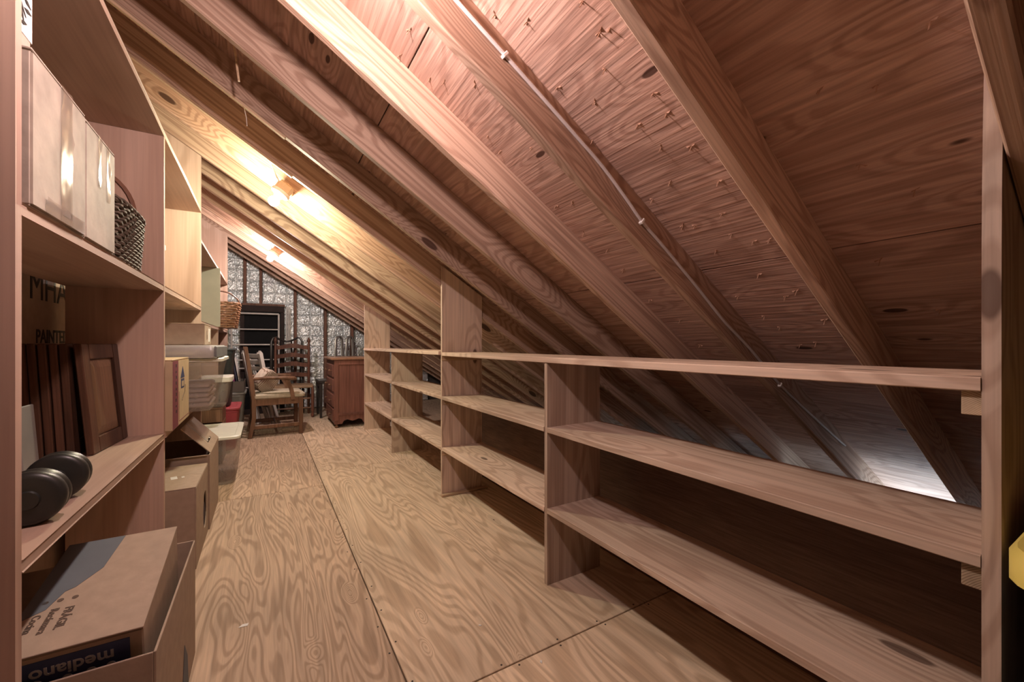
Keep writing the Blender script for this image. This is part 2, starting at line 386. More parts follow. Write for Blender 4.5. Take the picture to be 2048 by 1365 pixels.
# ceiling: outer deck, plywood panels, rafters
bm = bmesh.new()
zo = ZT + 0.016
prism(bm, [(XW - .1, zo + SLOPE * (.1 - XW)), (XE + .12, zo - SLOPE * (XE + .12)), (XE + .12, zo + .05 - SLOPE * (XE + .12)), (XW - .1, zo + .05 + SLOPE * (.1 - XW))], 'y', Y0 - .1, Y1 + .1)
ceiling = obj('ceiling', bm, M['outer']); tag(ceiling, kind='structure')
RAFTERS = [2.709 + .42 * k for k in range(-10, 11)]
fix = {-6: .165, -5: .604, -4: 1.03, -3: 1.43, -2: 1.863, -1: 2.295}
RAFTERS = [fix.get(k, 2.709 + .42 * k) for k in range(-10, 11)]
xs = [XW - .08, -0.61, 0.42, 1.45, 2.48, XE + .1]
ysets = [[-1.83, -.25, 2.25, 4.79, 7.38], [-1.83, 1.0, 3.53, 6.05, 7.38], [-1.83, -.25, 2.25, 4.79, 7.38], [-1.83, 1.0, 3.53, 6.05, 7.38], [-1.83, -.25, 2.25, 4.79, 7.38]]
panels = []
for i in range(5):
    for y0, y1 in zip(ysets[i], ysets[i][1:]):
        xa, xb = xs[i], xs[i + 1]
        Lx = (xb - xa) / COS - .004; Ly = y1 - y0 - .004
        bm = bbox(Lx, Ly, .0125, .0012)
        xc = (xa + xb) / 2
        p = obj('plywood_panel', bm, M['sheath'], ceiling, (xc + SIN * .00625, (y0 + y1) / 2, ZT - SLOPE * xc + COS * .00625), (0, PITCH, 0))
        panels.append((xa, xb, y0, y1, p))
RD = (ZT - ZR) * COS - .0005
Lr = (XE + .02 - (XW)) / COS
raf_me = []
for k in range(4):                      # four slightly uneven sticks shared by all rafters
    rr = random.Random(40 + k)
    bm = bmesh.new(); n = 26; rings = []
    for i in range(n + 1):
        x = -Lr / 2 + Lr * i / n
        w0 = .004 + .010 * max(0, mnoise.noise((x * 1.3, k * 7.1, 0)))     # wane of the lower far corner
        w1 = .003 + .006 * max(0, mnoise.noise((x * 1.7, k * 9.1, 5)))
        h, t = RD / 2, .019
        pr = [(-t, h), (-t, -h + w1), (-t + w1, -h), (t - w0, -h), (t, -h + w0), (t, h)]
        rings.append([bm.verts.new((x, a, b)) for a, b in pr])
    for A, B in zip(rings, rings[1:]):
        for j in range(6): bm.faces.new((A[j], A[(j + 1) % 6], B[(j + 1) % 6], B[j]))
    bm.faces.new(rings[0]); bm.faces.new(rings[-1][::-1])
    raf_me.append(mesh('rafter', bm, M['rafter']))
xc = (XW + XE + .02) / 2
for i, y in enumerate(RAFTERS):
    if i == 4:                          # the nearest rafter is a deeper board
        bm = bmesh.new(); box(bm, -Lr / 2, Lr / 2, -.019, .019, -RD / 2 - .066, RD / 2); bmesh.ops.bevel(bm, geom=bm.edges[:], offset=.004, segments=1, affect='EDGES')
        obj('rafter', bm, M['rafter'], ceiling, (xc - SIN * (RD / 2 + .0005), y - .019, ZT - SLOPE * xc - COS * (RD / 2 + .0005)), (0, PITCH, 0)); continue
    put('rafter', raf_me[i % 4], ceiling, (xc - SIN * (RD / 2 + .0005), y - .019, ZT - SLOPE * xc - COS * (RD / 2 + .0005)), (0, PITCH, 0))
# roofing nails that come through the sheathing, with torn splinters
def nail_mesh(k):
    rr = random.Random(k); bm = bmesh.new()
    h = rr.uniform(.012, .020)
    tube(bm, [(0, 0, .004), (rr.uniform(-.002, .002), 0, -h), (0, 0, -h - .005)], [.0014, .0013, .0003], 5)
    for s in range(rr.choice((1, 2, 2))):
        a = rr.uniform(-.5, .5) + s * 3.14; l = rr.uniform(.007, .015); w = rr.uniform(.0012, .004); q = rr.uniform(.003, .007)
        d = Vector((math.sin(a), math.cos(a), 0)); e = Vector((d.y, -d.x, 0))
        A = [bm.verts.new(d * .001 + e * w), bm.verts.new(d * .001 - e * w), bm.verts.new(d * l * .7 + Vector((0, 0, -q))), bm.verts.new(d * l)]
        bm.faces.new((A[0], A[1], A[2])); bm.faces.new((A[1], A[3], A[2])); bm.faces.new((A[3], A[0], A[2])); bm.faces.new((A[0], A[3], A[1]))
    return mesh('nail', bm, M['splinter'])
nails = [nail_mesh(k) for k in range(7)]
NP = [(1200, 65), (1220, 56), (1211, 137), (1190, 203), (1307, 187), (1333, 227), (1322, 295), (1383, 293), (1185, 281), (1166, 2), (990, 29), (1054, 44),
      (859, 159), (888, 163), (951, 168), (976, 271), (1064, 295), (1000, 303), (800, 110), (1437, 363), (1444, 427), (1366, 451), (1390, 451), (1463, 468),
      (1432, 502), (1507, 483), (1517, 549), (1571, 593), (1593, 582), (1476, 593), (1305, 398), (1539, 479), (1112, 412), (1144, 405), (1168, 466), (1247, 540),
      (1529, 633), (1632, 685), (1340, 365), (1115, 175), (1275, 250), (770, 180), (820, 60), (905, 235), (1180, 525), (1215, 500), (1300, 600), (1400, 690),
      (1360, 640), (1650, 640), (1560, 655), (1755, 170), (1640, 180), (1720, 330), (1860, 45), (1830, 380), (1760, 520), (1880, 620), (1700, 620), (1600, 690)]
for i, (px, py) in enumerate(NP):
    p = on_sheathing(px, py)
    for xa, xb, y0, y1, po in panels:
        if xa <= p.x < xb and y0 <= p.y < y1:
            li = po.matrix_basis.inverted() @ p
            put('nail', nails[i % 7], po, (li.x, li.y, -.0062), (0, 0, random.uniform(-.6, .6)))
# furring strips nailed to the underside of two rafters
def on_raf(px, py):                     # a point of the rafter underside plane seen at a pixel
    d = ray(px, py); t = (ZR - CAM_H) / (d.z + SLOPE * d.x); return Vector((0, 0, CAM_H)) + d * t
for y, x1 in ((2.245, .09), (2.66, .14)):
    l = (x1 + .62) / COS; xm = (x1 - .62) / 2
    obj('furring_strip', bbox(l, .022, .012, .001), M['strip_x'], ceiling, (xm - SIN * .0065, y + .018, ZR - SLOPE * xm - COS * .0065), (0, PITCH, 0))

# floor: joist deck below, plywood sheets on top
floor = obj('floor', cbox(XW - .1, 2.92, Y0 - .1, Y1 + .1, -.12, -.0185), M['outer']); tag(floor, kind='structure')
cols = [(XW - .05, .372, [-1.85, .86, 3.3, 5.74, 7.40]), (.372, 1.592, [-1.85, 1.14, 3.66, 6.10, 7.40]), (1.592, 2.92, [-1.85, .9, 3.3, 5.7, 7.40])]
for xa, xb, ys in cols:
    for y0, y1 in zip(ys, ys[1:]):
        g = .0025
        obj('plywood_sheet', bbox(xb - xa - 2 * g, y1 - y0 - 2 * g, .018, .0015), M['floor_old' if xa < 0 else 'floor'], floor, ((xa + xb) / 2, (y0 + y1) / 2, -.009))
hd = bmesh.new(); lathe(hd, [(.0035, 0), (.0035, .0006)], 8); hd = mesh('nail_head', hd, M['ink'])
sheets = [c for c in floor.children]
for sh in sheets:
    d = sh.dimensions if sh.dimensions.x else None
    vx = [v.co.x for v in sh.data.vertices]; vy = [v.co.y for v in sh.data.vertices]; hx, hy = max(vx), max(vy)
    if not (-.9 < sh.location.x < 1.3 and -.6 < sh.location.y < 5): continue
    for sx_ in (-1, 1):
        for k in range(int(hy * 2 / .2)):
            put('nail_head', hd, sh, (sx_ * (hx - .012 - .006 * random.random()), -hy + .1 + .2 * k + random.uniform(-.03, .03), .009))
    for sy_ in (-1, 1):
        for k in range(int(hx * 2 / .2)):
            put('nail_head', hd, sh, (-hx + .1 + .2 * k + random.uniform(-.03, .03), sy_ * (hy - .012), .009))
# eaves: soffit boards, open where the daylight comes in
for k, (a, b_) in enumerate([(Y0 - .1, .60), (1.02, 1.86), (1.90, 2.69), (2.73, Y1 + .1)]):
    o = obj('soffit_and_baffle_%d' % (k + 1), cbox(2.925, XE + .1, a, b_, -.06, -.04), M['wall']); tag(o, kind='structure')
for k, (a, b_) in enumerate([(Y0 - .1, .127), (.165, .566), (.604, .992), (1.03, 1.392), (1.43, Y1 + .1)]):  # unseen low baffles, added to keep the daylight down at the eave
    o = obj('soffit_and_baffle_%d' % (k + 5), cbox(2.90, 2.918, a + .001, b_ - .001, 0.0005, .22), M['wall']); tag(o, kind='structure')
# walls
o = obj('wall_left', cbox(XW - .06, XW, Y0 - .1, Y1 + .1, -.015, 2.87), M['wall']); tag(o, kind='structure')
bm = bmesh.new(); prism(bm, [(XW - .05, -.015), (XE + .1, -.05), (XE + .1, ZT + .01 - SLOPE * (XE + .1)), (XW - .05, ZT + .01 + SLOPE * (.05 - XW))], 'y', Y0 - .1, Y0 - .04)
o = obj('wall_near', bm, M['wall']); tag(o, kind='structure')
bm = bmesh.new(); prism(bm, [(XW - .05, -.015), (XE + .1, -.05), (XE + .1, ZT + .01 - SLOPE * (XE + .1)), (XW - .05, ZT + .01 + SLOPE * (.05 - XW))], 'y', Y1 + .03, Y1 + .10)
wall_end = obj('wall_end', bm, M['outer']); tag(wall_end, kind='structure')
STUDS = [-.66, -.245, -.045, .412, .843, 1.25, 1.66, 2.07]
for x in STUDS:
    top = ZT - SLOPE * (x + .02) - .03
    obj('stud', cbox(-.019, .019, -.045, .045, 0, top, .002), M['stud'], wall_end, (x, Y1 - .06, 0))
edges = [XW + .01] + STUDS + [2.6]
for a, b_ in zip(edges, edges[1:]):     # foil faced insulation between the studs, creased in squares
    a += .02; b_ -= .02
    nx = max(4, int((b_ - a) / .010)); bm = bmesh.new()
    cols_ = []
    for i in range(nx + 1):
        x = a + (b_ - a) * i / nx; top = ZT - SLOPE * x - .02; nzv = 150; c_ = []
        for j in range(nzv + 1):
            z = .01 + (top - .01) * j / nzv
            gx = abs(((x + .03) / .165) % 1 - .5); gz = abs((z / .165) % 1 - .5)
            cr = -.012 * max(0, 1 - min(.5 - gx, .5 - gz) / .085) 
            y = .006 * mnoise.noise((x * 14, z * 14, 3.1)) + .004 * mnoise.noise((x * 40, z * 40, 8.1)) - cr
            c_.append(bm.verts.new((x, y, z)))
        cols_.append(c_)
    for A, B in zip(cols_, cols_[1:]):
        for j in range(len(A) - 1): bm.faces.new((A[j], B[j], B[j + 1], A[j + 1]))
    me = mesh('foil_panel', bm, M['foil'])
    put('foil_panel', me, wall_end, (0, Y1 - .012, 0))
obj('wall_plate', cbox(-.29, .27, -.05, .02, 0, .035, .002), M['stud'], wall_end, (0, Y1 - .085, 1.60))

# ------------------------------------------------------------------ bare bulbs
for i, (c, colr, w) in enumerate(BULBS):
    lab = ['bare bulb in porcelain holder between rafters at the dim near end of the attic',
           'bare bulb shining yellow in a porcelain holder under the middle rafters',
           'bare bulb in porcelain holder on the rafters beside the foil wall'][i]
    t = thing('ceiling_bulb_offscreen' if i == 0 else 'ceiling_bulb', lab, 'light', c, 0, 'bare bulbs in a row under the rafters')
    rb = .031
    bm = bmesh.new()
    prof = []
    for k in range(9):
        a = math.pi * k / 8 * .86
        prof.append((max(.0015, rb * math.sin(a)), -rb * math.cos(a)))
    prof.append((.013, rb * 1.15))
    lathe(bm, prof, 12)
    area = 4 * math.pi * rb * rb
    obj('bulb_offscreen' if i == 0 else 'bulb', bm, glow('bulb_glow_%d' % i, colr, BULB_W * w / (math.pi * area)), t, smooth=True)
    t.rotation_euler = (0, PITCH, 0)
    zr = (ZR - SLOPE * c[0] - c[2]) * COS - .012
    bm = bmesh.new(); lathe(bm, [(.016, .030), (.022, .034), (.030, .048), (.052, .056), (.056, .066), (.056, .076)], 24)
    obj('lamp_holder', bm, M['porcelain'], t, (0, 0, 0), smooth=True)
    bm = bmesh.new(); lathe(bm, [(.048, .077), (.05, .08), (.05, zr + .02), (.047, zr + .022)], 8)
    obj('junction_box', bm, M['box_plastic'], t)
    yb = min(RAFTERS, key=lambda y: abs(y - .019 - (c[1] + .12)) if y - .04 > c[1] else 9)
    bm = cbox(-.04, .04, -.01, yb - .038 - c[1] + .0 - .001, zr + .022, zr + .041, .001)
    obj('mounting_block', bm, M['strip_x'], t)
    bm = bmesh.new(); tube(bm, [(-.03, -.02, zr + .01), (-.07, -.03, zr + .03), (-.12, -.05, zr + .06), (-.17, -.09, zr + .09)], .004, 6)
    obj('wire', bm, M['cable'], t)

# ------------------------------------------------------------------ right hand shelf unit
XF, XB = 1.032, 1.334
DY = [(.168, .190), (1.434, 1.454), (2.645, 2.666), (3.936, 3.955), (5.166, 5.186)]
ZTOP, ZMID, ZLOW = .962, .664, .318
TH = .024
rs = thing('shelf_unit', 'long bare pine shelf unit standing under the low eave', 'shelf', ((XF + XB) / 2, 2.6, 0))
ox, oy = (XF + XB) / 2, 2.6
for k, (a, b_) in enumerate(DY):
    bm = bmesh.new()
    if k in (0, 2, 4):
        zf, zb = ZT - SLOPE * XF - .02, ZT - SLOPE * XB - .02
        poly = [(XF, 0), (XB, 0), (XB, zb), (XF, zf)]
        if k == 0:                    # waney front edge on the nearest upright
            wv = [(XF + .004, 1.30), (XF + .001, 1.20), (XF, 1.1)]
            poly = [(XF, 0), (XB, 0), (XB, zb), (XF + .03, zf - .02), (XF + .016, 1.50), (XF + .010, 1.42)] + wv
    else:
        zt = ZTOP - TH / 2 - .0005
        poly = [(XF + .002, 0), (XB, 0), (XB, zt), (XF + .002, zt)]
    h = (a + b_) / 2
    prism(bm, [(x - ox, z) for x, z in poly], 'y', a - oy, b_ - oy)
    obj('upright', bm, M['board_z'], rs)
def shelf(par, name, x0, x1, y0, y1, zc, th, mat, o=(0, 0), wavy=0.0):
    n = 14; bm = bmesh.new(); rings = []
    for i in range(n + 1):
        y = y0 + (y1 - y0) * i / n
        w = wavy * mnoise.noise((y * 1.9, zc * 3, 0)); c = .002
        pr = [(x0 + w, -th / 2 + c), (x0 + w + c, -th / 2), (x1, -th / 2), (x1, th / 2), (x0 + w + c, th / 2), (x0 + w, th / 2 - c)]
        rings.append([bm.verts.new((x - o[0], y - o[1], z + zc)) for x, z in pr])
    for A, B in zip(rings, rings[1:]):
        for j in range(6): bm.faces.new((A[j], A[(j + 1) % 6], B[(j + 1) % 6], B[j]))
    bm.faces.new(rings[0]); bm.faces.new(rings[-1][::-1])
    return obj(name, bm, mat, par)
e = .0008
shelf(rs, 'shelf_board', XF - .003, XB, DY[0][1] + e, DY[2][0] - e, ZTOP, TH, M['board_y'], (ox, oy), .004)
shelf(rs, 'shelf_board', XF - .016, XB, DY[2][1] + e, DY[4][0] - e, ZTOP + .006, TH, M['board_y'], (ox, oy), .02)
for zc in (ZMID, ZLOW):
    for k in range(4):
        shelf(rs, 'shelf_board', XF - .001, XB - .002, DY[k][1] + e, DY[k + 1][0] - e, zc, .022, M['board_y'], (ox, oy), .003)
for (y0, y1, zc) in [(DY[0][1] + e, DY[0][1] + .026, ZTOP - TH / 2), (DY[0][1] + e, DY[0][1] + .026, ZMID - .011)]:
    obj('cleat', cbox(XF + .012, XB - .01, y0, y1, zc - .042, zc - e, .001), M['ply_end'], rs, (-ox, -oy, 0))
for zc in (ZTOP - TH / 2, ZMID - .011, ZLOW - .011):
    obj('cleat', cbox(XF - .004, XB - .01, DY[2][0] - .008, DY[2][0] - e, zc - .032, zc - e, .001), M['strip_x'], rs, (-ox, -oy, 0))
obj('cleat', cbox(XF - .012, XB + .03, DY[2][0] - .030, DY[2][0] - e, .0005, .016, .002), M['strip_x'], rs, (-ox, -oy, 0))
o = obj('hardboard_sheet', cbox(1.455, 1.462, .02, 3.25, .0005, .57), M['dark_panel'])
tag(o, 'brown hardboard sheet standing on edge behind the pine shelves', 'board')

# ------------------------------------------------------------------ left hand shelf unit
LX, LB = -.37, -.67
LY = [(1.056, 1.078), (2.290, 2.312), (3.500, 3.520), (4.715, 4.735), (5.870, 5.890)]
ls = thing('shelf_unit', 'red-brown pine shelf unit crammed with cartons, baskets and totes', 'shelf', (-.52, 3.4, 0))
lo = (-.52, 3.4)
def lprism(poly, a, b_, mat):
    bm = bmesh.new(); prism(bm, [(x - lo[0], z) for x, z in poly], 'y', a - lo[1], b_ - lo[1]); return obj('upright', bm, mat, ls)
for k, (a, b_) in enumerate(LY):
    top = {1: 1.9225, 3: 1.164}.get(k)
    if top: poly = [(LX, 0), (LB, 0), (LB, top), (LX, top)]
    else: poly = [(LX, 0), (LB, 0), (LB, ZR - SLOPE * LB - .008), (LX, ZR - SLOPE * LX - .008)]
    lprism(poly, a, b_, M['left_z'])
for a, b_, zs in ((0, 1, (.634, 1.270)), (1, 2, (.634, 1.270)), (0, 2, (1.935,)), (2, 4, (1.176, 1.735))):
    for zc in zs:
        shelf(ls, 'shelf_board', -LX * -1, LB, LY[a][1] + e, LY[b_][0] - e, zc, .023, M['left_y'], lo, .002)
obj('switch_plate', cbox(-.395, -.372, 2.3125, 2.345, 1.44, 1.465, .002), M['white_paper'], ls, (-lo[0], -lo[1], 0))
o = obj('painted_board', cbox(-.640, -.345, 4.595, 4.610, 1.1885, 1.722, .001), M['pale_board'])
tag(o, 'pale green painted board standing upright on a shelf beside the brown basket', 'board')

# ------------------------------------------------------------------ cartons
def carton(name, label, x0, x1, y0, y1, z0, z1, mat='carton', rz=0.0, group=None, slot=None):
    t = thing(name, label, 'box', ((x0 + x1) / 2, (y0 + y1) / 2, z0), rz, group)
    sx, sy, sz = x1 - x0, y1 - y0, z1 - z0
    obj('body', bbox(sx, sy, sz - .006, .004, base=True, seg=2), M[mat], t)
    for s in (-1, 1):                 # two top flaps meeting in a seam
        obj('flap', bbox(sx - .002, sy / 2 - .003, .0045, .001), M[mat], t, (0, s * (sy / 4 - .0005), sz - .0035))
    return t, sx, sy, sz
SH = 1.2822
t, sx, sy, sz = carton('cardboard_box', 'taped cardboard box with peeling packing tape on the upper left shelf', LB + .02, -.362, 1.092, 1.356, SH, 1.572, 'carton_pale')
def strip(par, name, mat, w, h, loc, rot, wr=.0, seed=0):
    """a slightly wrinkled strip of tape: w along local y, h along local z, facing +x"""
    bm = bmesh.new(); ny, nz_ = 5, 14; g = []
    for i in range(ny + 1):
        row = []
        for j in range(nz_ + 1):
            y = -w / 2 + w * i / ny; z = -h / 2 + h * j / nz_
            row.append(bm.verts.new((.0012 + wr * max(0, mnoise.noise((y * 50 + seed, z * 25, seed))), y, z)))
        g.append(row)
    for i in range(ny):
        for j in range(nz_): bm.faces.new((g[i][j], g[i + 1][j], g[i + 1][j + 1], g[i][j + 1]))
    return obj(name, bm, mat, par, loc, rot, smooth=True)
strip(t, 'tape', M['tape'], .06, .283, (sx / 2, .02, .146), (0, 0, 0), .006, 3)
strip(t, 'tape', M['tape'], .20, .03, (sx / 2, .02, .018), (.0, 0, 0), .012, 8)
t, sx, sy, sz = carton('cardboard_box', 'cardboard box with twin strips of shiny tape beside the dark wicker basket', LB + .03, -.363, 1.361, 1.583, SH, 1.567, 'carton_pale')
strip(t, 'tape', M['tape'], .022, .13, (sx / 2, -.02, .215), (0, 0, 0), .004, 5)
strip(t, 'tape', M['tape'], .024, .15, (sx / 2, .05, .205), (0, 0, 0), .004, 6)
# small carton with brush lettering on top of the first box
t, sx, sy, sz = carton('small_carton', 'small grey carton with white wrapper and black brush strokes on a taped box', -.60, -.385, 1.095, 1.158, 1.573, 1.92, 'carton_pale')
wrp = obj('wrapper', cbox(sx / 2 - .05, sx / 2 + .001, -sy / 2 - .001, sy / 2 + .001, .035, .346), M['white_paper'], t)
for k, (dy, dz, a, l) in enumerate([(-.012, .085, .9, .05), (-.002, .11, 1.9, .045), (.012, .10, 1.4, .030), (-.008, .068, .6, .03), (.004, .13, 1.2, .04), (-.002, .055, 1.9, .026), (.014, .085, 1.7, .028)]):
    bm = bmesh.new(); prism(bm, [(-l / 2, -.001), (l * .1, -.004), (l / 2, .0015), (0, .004)], 'x', 0, .0012)
    for v in bm.verts: v.co = Vector((v.co.x, v.co.z, v.co.y))
    obj('brush_stroke', bm, M['ink'], wrp, (sx / 2 + .001, dy, dz), (a, 0, 0))

# carton behind the shelf with big lettering
t, sx, sy, sz = carton('lettered_carton', 'dark carton with large black letters standing behind the shelf', -.93, -.70, 1.72, 2.46, .0005, 1.36)
for body, size, z, y in (('MHA', .15, 1.235, .16), ('PAINTED', .07, 1.055, .19)):
    put('lettering', text_mesh(body, size, M['ink']), t, (sx / 2 + .0005, y, z), (R(90), 0, R(90)))

# open outer carton on the floor with the moving box inside
t = thing('open_carton', 'large open cardboard carton on the floor holding a moving box', 'box', (-.42, 1.435, 0))
W, D_, Hh, th = .44, .58, .375, .005
obj('bottom', bbox(W, D_, .005, .001), M['carton_in'], t, (0, 0, .0032))
for nm, c, s in (('side', (W / 2, 0), (th, D_)), ('side', (-W / 2, 0), (th, D_)), ('side', (0, D_ / 2), (W - th, th)), ('side', (0, -D_ / 2), (W - th, th))):
    obj(nm, bbox(s[0], s[1], Hh, .001), M['carton'], t, (c[0], c[1], Hh / 2 + .001))
bm = bmesh.new(); prism(bm, [(-.07, .0), (.05, .0), (.03, .10), (-.02, .16)], 'x', 0, .0008)
obj('printed_patch', bm, M['ink_grey'], t, (W / 2 + .003, .09, .002))
mb = thing('moving_box', 'tilted moving box with navy printed band inside the open carton', 'box', (-.335, 1.425, .058))
mb.rotation_euler = (R(9.0), 0, 0)
mw, md, mh = .225, .40, .40
obj('body', bbox(mw, md, mh, .003, base=True), M['carton'], mb, (0, 0, 0))
obj('lid_flap', bbox(mw + .002, md + .004, .004, .001), M['carton'], mb, (0, 0, mh + .0035))
bd = obj('navy_band', cbox(-mw / 2 + .004, mw / 2 - .022, -md / 2 - .001, -md / 2, mh - .15, mh - .012), M['ink_navy'], mb)
put('lettering', text_mesh('mediano', .036, M['ink_white']), bd, (.004, -md / 2 - .0012, mh - .040), (R(90), R(180), 0))
for x, r in ((-.05, .009), (-.005, .006), (.03, .006), (.06, .006)):
    bm = bmesh.new(); lathe(bm, [(r * 1.3, 0), (r * 1.3, .0008)], 16, 'y'); obj('dot', bm, M['ink_white'], bd, (x, -md / 2 - .0018, mh - .064))
pt = bmesh.new(); prism(pt, [(-mw / 2, md / 2), (.0, md / 2), (-.012, md / 2 - .14), (-.045, md / 2 - .20), (-.06, md / 2 - .21), (-.075, md / 2 - .265), (-mw / 2, md / 2 - .29)], 'z', 0, .0006)
obj('printed_patch', pt, M['ink_grey'], mb, (0, 0, mh + .0058))
for k, body in enumerate(('FRÁGIL', 'Recámara', 'Cocina')):
    put('lettering', text_mesh(body, .021 if k == 0 else .019, M['ink_brown']), mb, (-.035 - .024 * k, -.105, mh + .0060), (0, 0, R(-90)))
    bm = bmesh.new(); lathe(bm, [(.0055, 0), (.0055, .0006)], 14); obj('tick_circle', bm, M['ink_brown'], mb, (-.035 - .024 * k, -.040, mh + .0058))

# floor cartons beyond the second upright
sx, sy, sz = .363, .453, .3775
t = thing('handle_carton', 'cardboard carton with an oval handle hole on the floor', 'box', (-.4485, 2.5885, .0005))
obj('bottom', bbox(sx, sy, .005, .001), M['carton'], t, (0, 0, .0026))
for c, w in (((-sx / 2 + .0025, 0), (.005, sy)), ((0, sy / 2 - .0025), (sx - .0102, .005)), ((0, -sy / 2 + .0025), (sx - .0102, .005))):
    obj('side', bbox(w[0], w[1], sz - .012, .001), M['carton'], t, (c[0], c[1], sz / 2 - .0005))
bm = bmesh.new(); hz = sz - .012
holed_plate(bm, rrect(sy, hz, .002), ellipse24(.075, .095, (.10, .165 - sz / 2)), .005, lambda a, b, d: (sx / 2 - .005 + d, a, b + sz / 2 - .0005))
obj('side', bm, M['carton'], t)
for q in (-1, 1): obj('flap', bbox(sx - .002, sy / 2 - .003, .0045, .001), M['carton'], t, (0, q * (sy / 4 - .0005), sz - .0035))
for dx, dy, s in ((.05, -.02, .05), (.085, -.02, .022)):
    obj('label', bbox(s * .5, s, .0008, 0), M['white_paper'], t, (sx / 2 - .16 + dx, dy, sz - .0003), (0, 0, .2))
t = thing('flap_carton', 'open carton on the floor with a raised slotted flap', 'box', (-.44, 3.085, 0))
W, D_, Hh = .355, .50, .415
obj('bottom', bbox(W, D_, .005, .001), M['carton_in'], t, (0, 0, .0032))
for c, s in (((W / 2, 0), (th, D_)), ((-W / 2, 0), (th, D_)), ((0, D_ / 2), (W - th, th)), ((0, -D_ / 2), (W - th, th))):
    obj('side', bbox(s[0], s[1], Hh, .001), M['carton'], t, (c[0], c[1], Hh / 2 + .001))
bm = bmesh.new(); holed_plate(bm, rrect(.20, .46, .003), shifted(rrect(.012, .16, .004), .055, 0), .004, lambda a, b, d: (a, b, d - .002))
fl = obj('flap', bm, M['carton'], t, (W / 2 - .065, .02, Hh + .075), (0, R(48), 0))
obj('paper_strip', bbox(.15, .05, .001, 0), M['carton_pale'], fl, (-.02, -.05, .0026))
obj('flap', bbox(W - .02, .15, .004, .001), M['carton'], t, (0, -D_ / 2 + .05, Hh - .02), (R(-18), 0, 0))

# ------------------------------------------------------------------ totes and bins
def tote(name, label, cx, cy, sx, sy, h, z0, body, lid, taper=.86, rz=0.0, rim=.022, handle=True):
    t = thing(name, label, 'storage tote', (cx, cy, z0), rz)
    bm = bmesh.new(); r = .05
    lv = [(sx * taper - .03, sy * taper - .03, r * .7, 0.0005), (sx * taper, sy * taper, r, .018), (sx * .97, sy * .97, r, h - .05), (sx * .99, sy * .99, r, h - .045), (sx * .99, sy * .99, r, h - .012)]
    loft(bm, lv, True, False)
    obj('tub', bm, M[body], t, smooth=True)
    if lid:
        bm = bmesh.new()
        loft(bm, [(sx + .006, sy + .006, r, h - rim), (sx + .022, sy + .022, r, h - rim + .003), (sx + .022, sy + .022, r, h - .004), (sx + .012, sy + .012, r, h), (sx - .05, sy - .05, r * .8, h), (sx - .06, sy - .06, r * .8, h - .006)], True, True)
        l = obj('lid', bm, M[lid], t, smooth=True)
        if handle:
            for s in (-1, 1): obj('latch', bbox(.10, .014, .03, .004), M[lid], t, (0, s * (sy / 2 + .014), h - .028))
    else:
        bm = bmesh.new()
        pts = [(x, y, h - .006) for x, y in rrect(sx + .012, sy + .012, r)]
        tube(bm, pts, .010, 8, closed=True); obj('rim', bm, M[body], t, smooth=True)
    return t
tote('storage_tote', 'large clear tote with white lid on the floor beside the boxes', -.355, 3.94, .39, .64, .36, 0, 'clear', 'white_plastic')
tote('storage_tote', 'clear tote of folded linens with cream lid on the left shelf', -.425, 3.13, .42, .52, .305, .646, 'clear', 'white_plastic', taper=.80)
for k in range(5):
    bm = bmesh.new(); sxl = .30 - .008 * (k % 2); h = .026
    loft(bm, [(sxl - .02, .36, .02, 0), (sxl, .38, .02, h * .3), (sxl, .38, .02, h * .7), (sxl - .02, .36, .02, h)])
    o = obj('folded_linen', bm, M['linen'], None, (-.42 + .006 * math.sin(k * 3), 3.12, .668 + k * .0275), (0, 0, .03 * math.sin(k * 2.3)), smooth=True)
    tag(o, 'folded pale linen, %s of the stack in the cream-lidded tote' % ('bottom one', 'second from the bottom', 'middle one', 'second from the top', 'topmost')[k], 'linen', 'folded linens in the clear tote')
t = thing('wooden_crate', 'brown wooden crate on the floor under a small white-lidded tote', 'crate', (-.475, 4.50, 0))
for k in range(4):
    obj('slat', bbox(.014, .38, .11, .002), M['chair'], t, (.16, 0, .06 + .119 * k))
    obj('slat', bbox(.31, .014, .11, .002), M['chair'], t, (0, -.183, .06 + .119 * k))
    obj('slat', bbox(.31, .014, .11, .002), M['chair'], t, (0, .183, .06 + .119 * k))
    obj('slat', bbox(.014, .38, .11, .002), M['chair'], t, (-.16, 0, .06 + .119 * k))
obj('crate_top', bbox(.34, .385, .010, .002), M['chair'], t, (0, 0, .4785))
tote('small_tote', 'small clear tote with white lid on top of the wooden crate', -.425, 4.50, .345, .34, .262, .484, 'clear', 'white_plastic', taper=.8, rim=.045)
tote('red_bin', 'red plastic bin with a wide rim on the floor by the armchair', -.415, 5.045, .40, .50, .415, 0, 'red_bin', 'red_bin', handle=False)
tote('teal_bin', 'tall dark teal bin without lid on top of the red bin', -.425, 5.085, .33, .38, .565, .416, 'teal_bin', None, taper=.82)
tote('grey_tote', 'grey plastic tote on the floor behind the wooden armchair', -.395, 5.62, .42, .44, .50, 0, 'grey_bin', 'grey_bin')
t = thing('grey_crate', 'shallow grey crate holding upright folders on the grey tote', 'crate', (-.372, 5.62, .5005))
obj('bottom', bbox(.36, .40, .006, .001), M['grey_crate'], t, (0, 0, .0035))
for c, s in (((.18, 0), (.006, .40)), ((-.18, 0), (.006, .40)), ((0, .2), (.36, .006)), ((0, -.2), (.36, .006))):
    obj('side', bbox(s[0], s[1], .12, .002), M['grey_crate'], t, (c[0], c[1], .062))
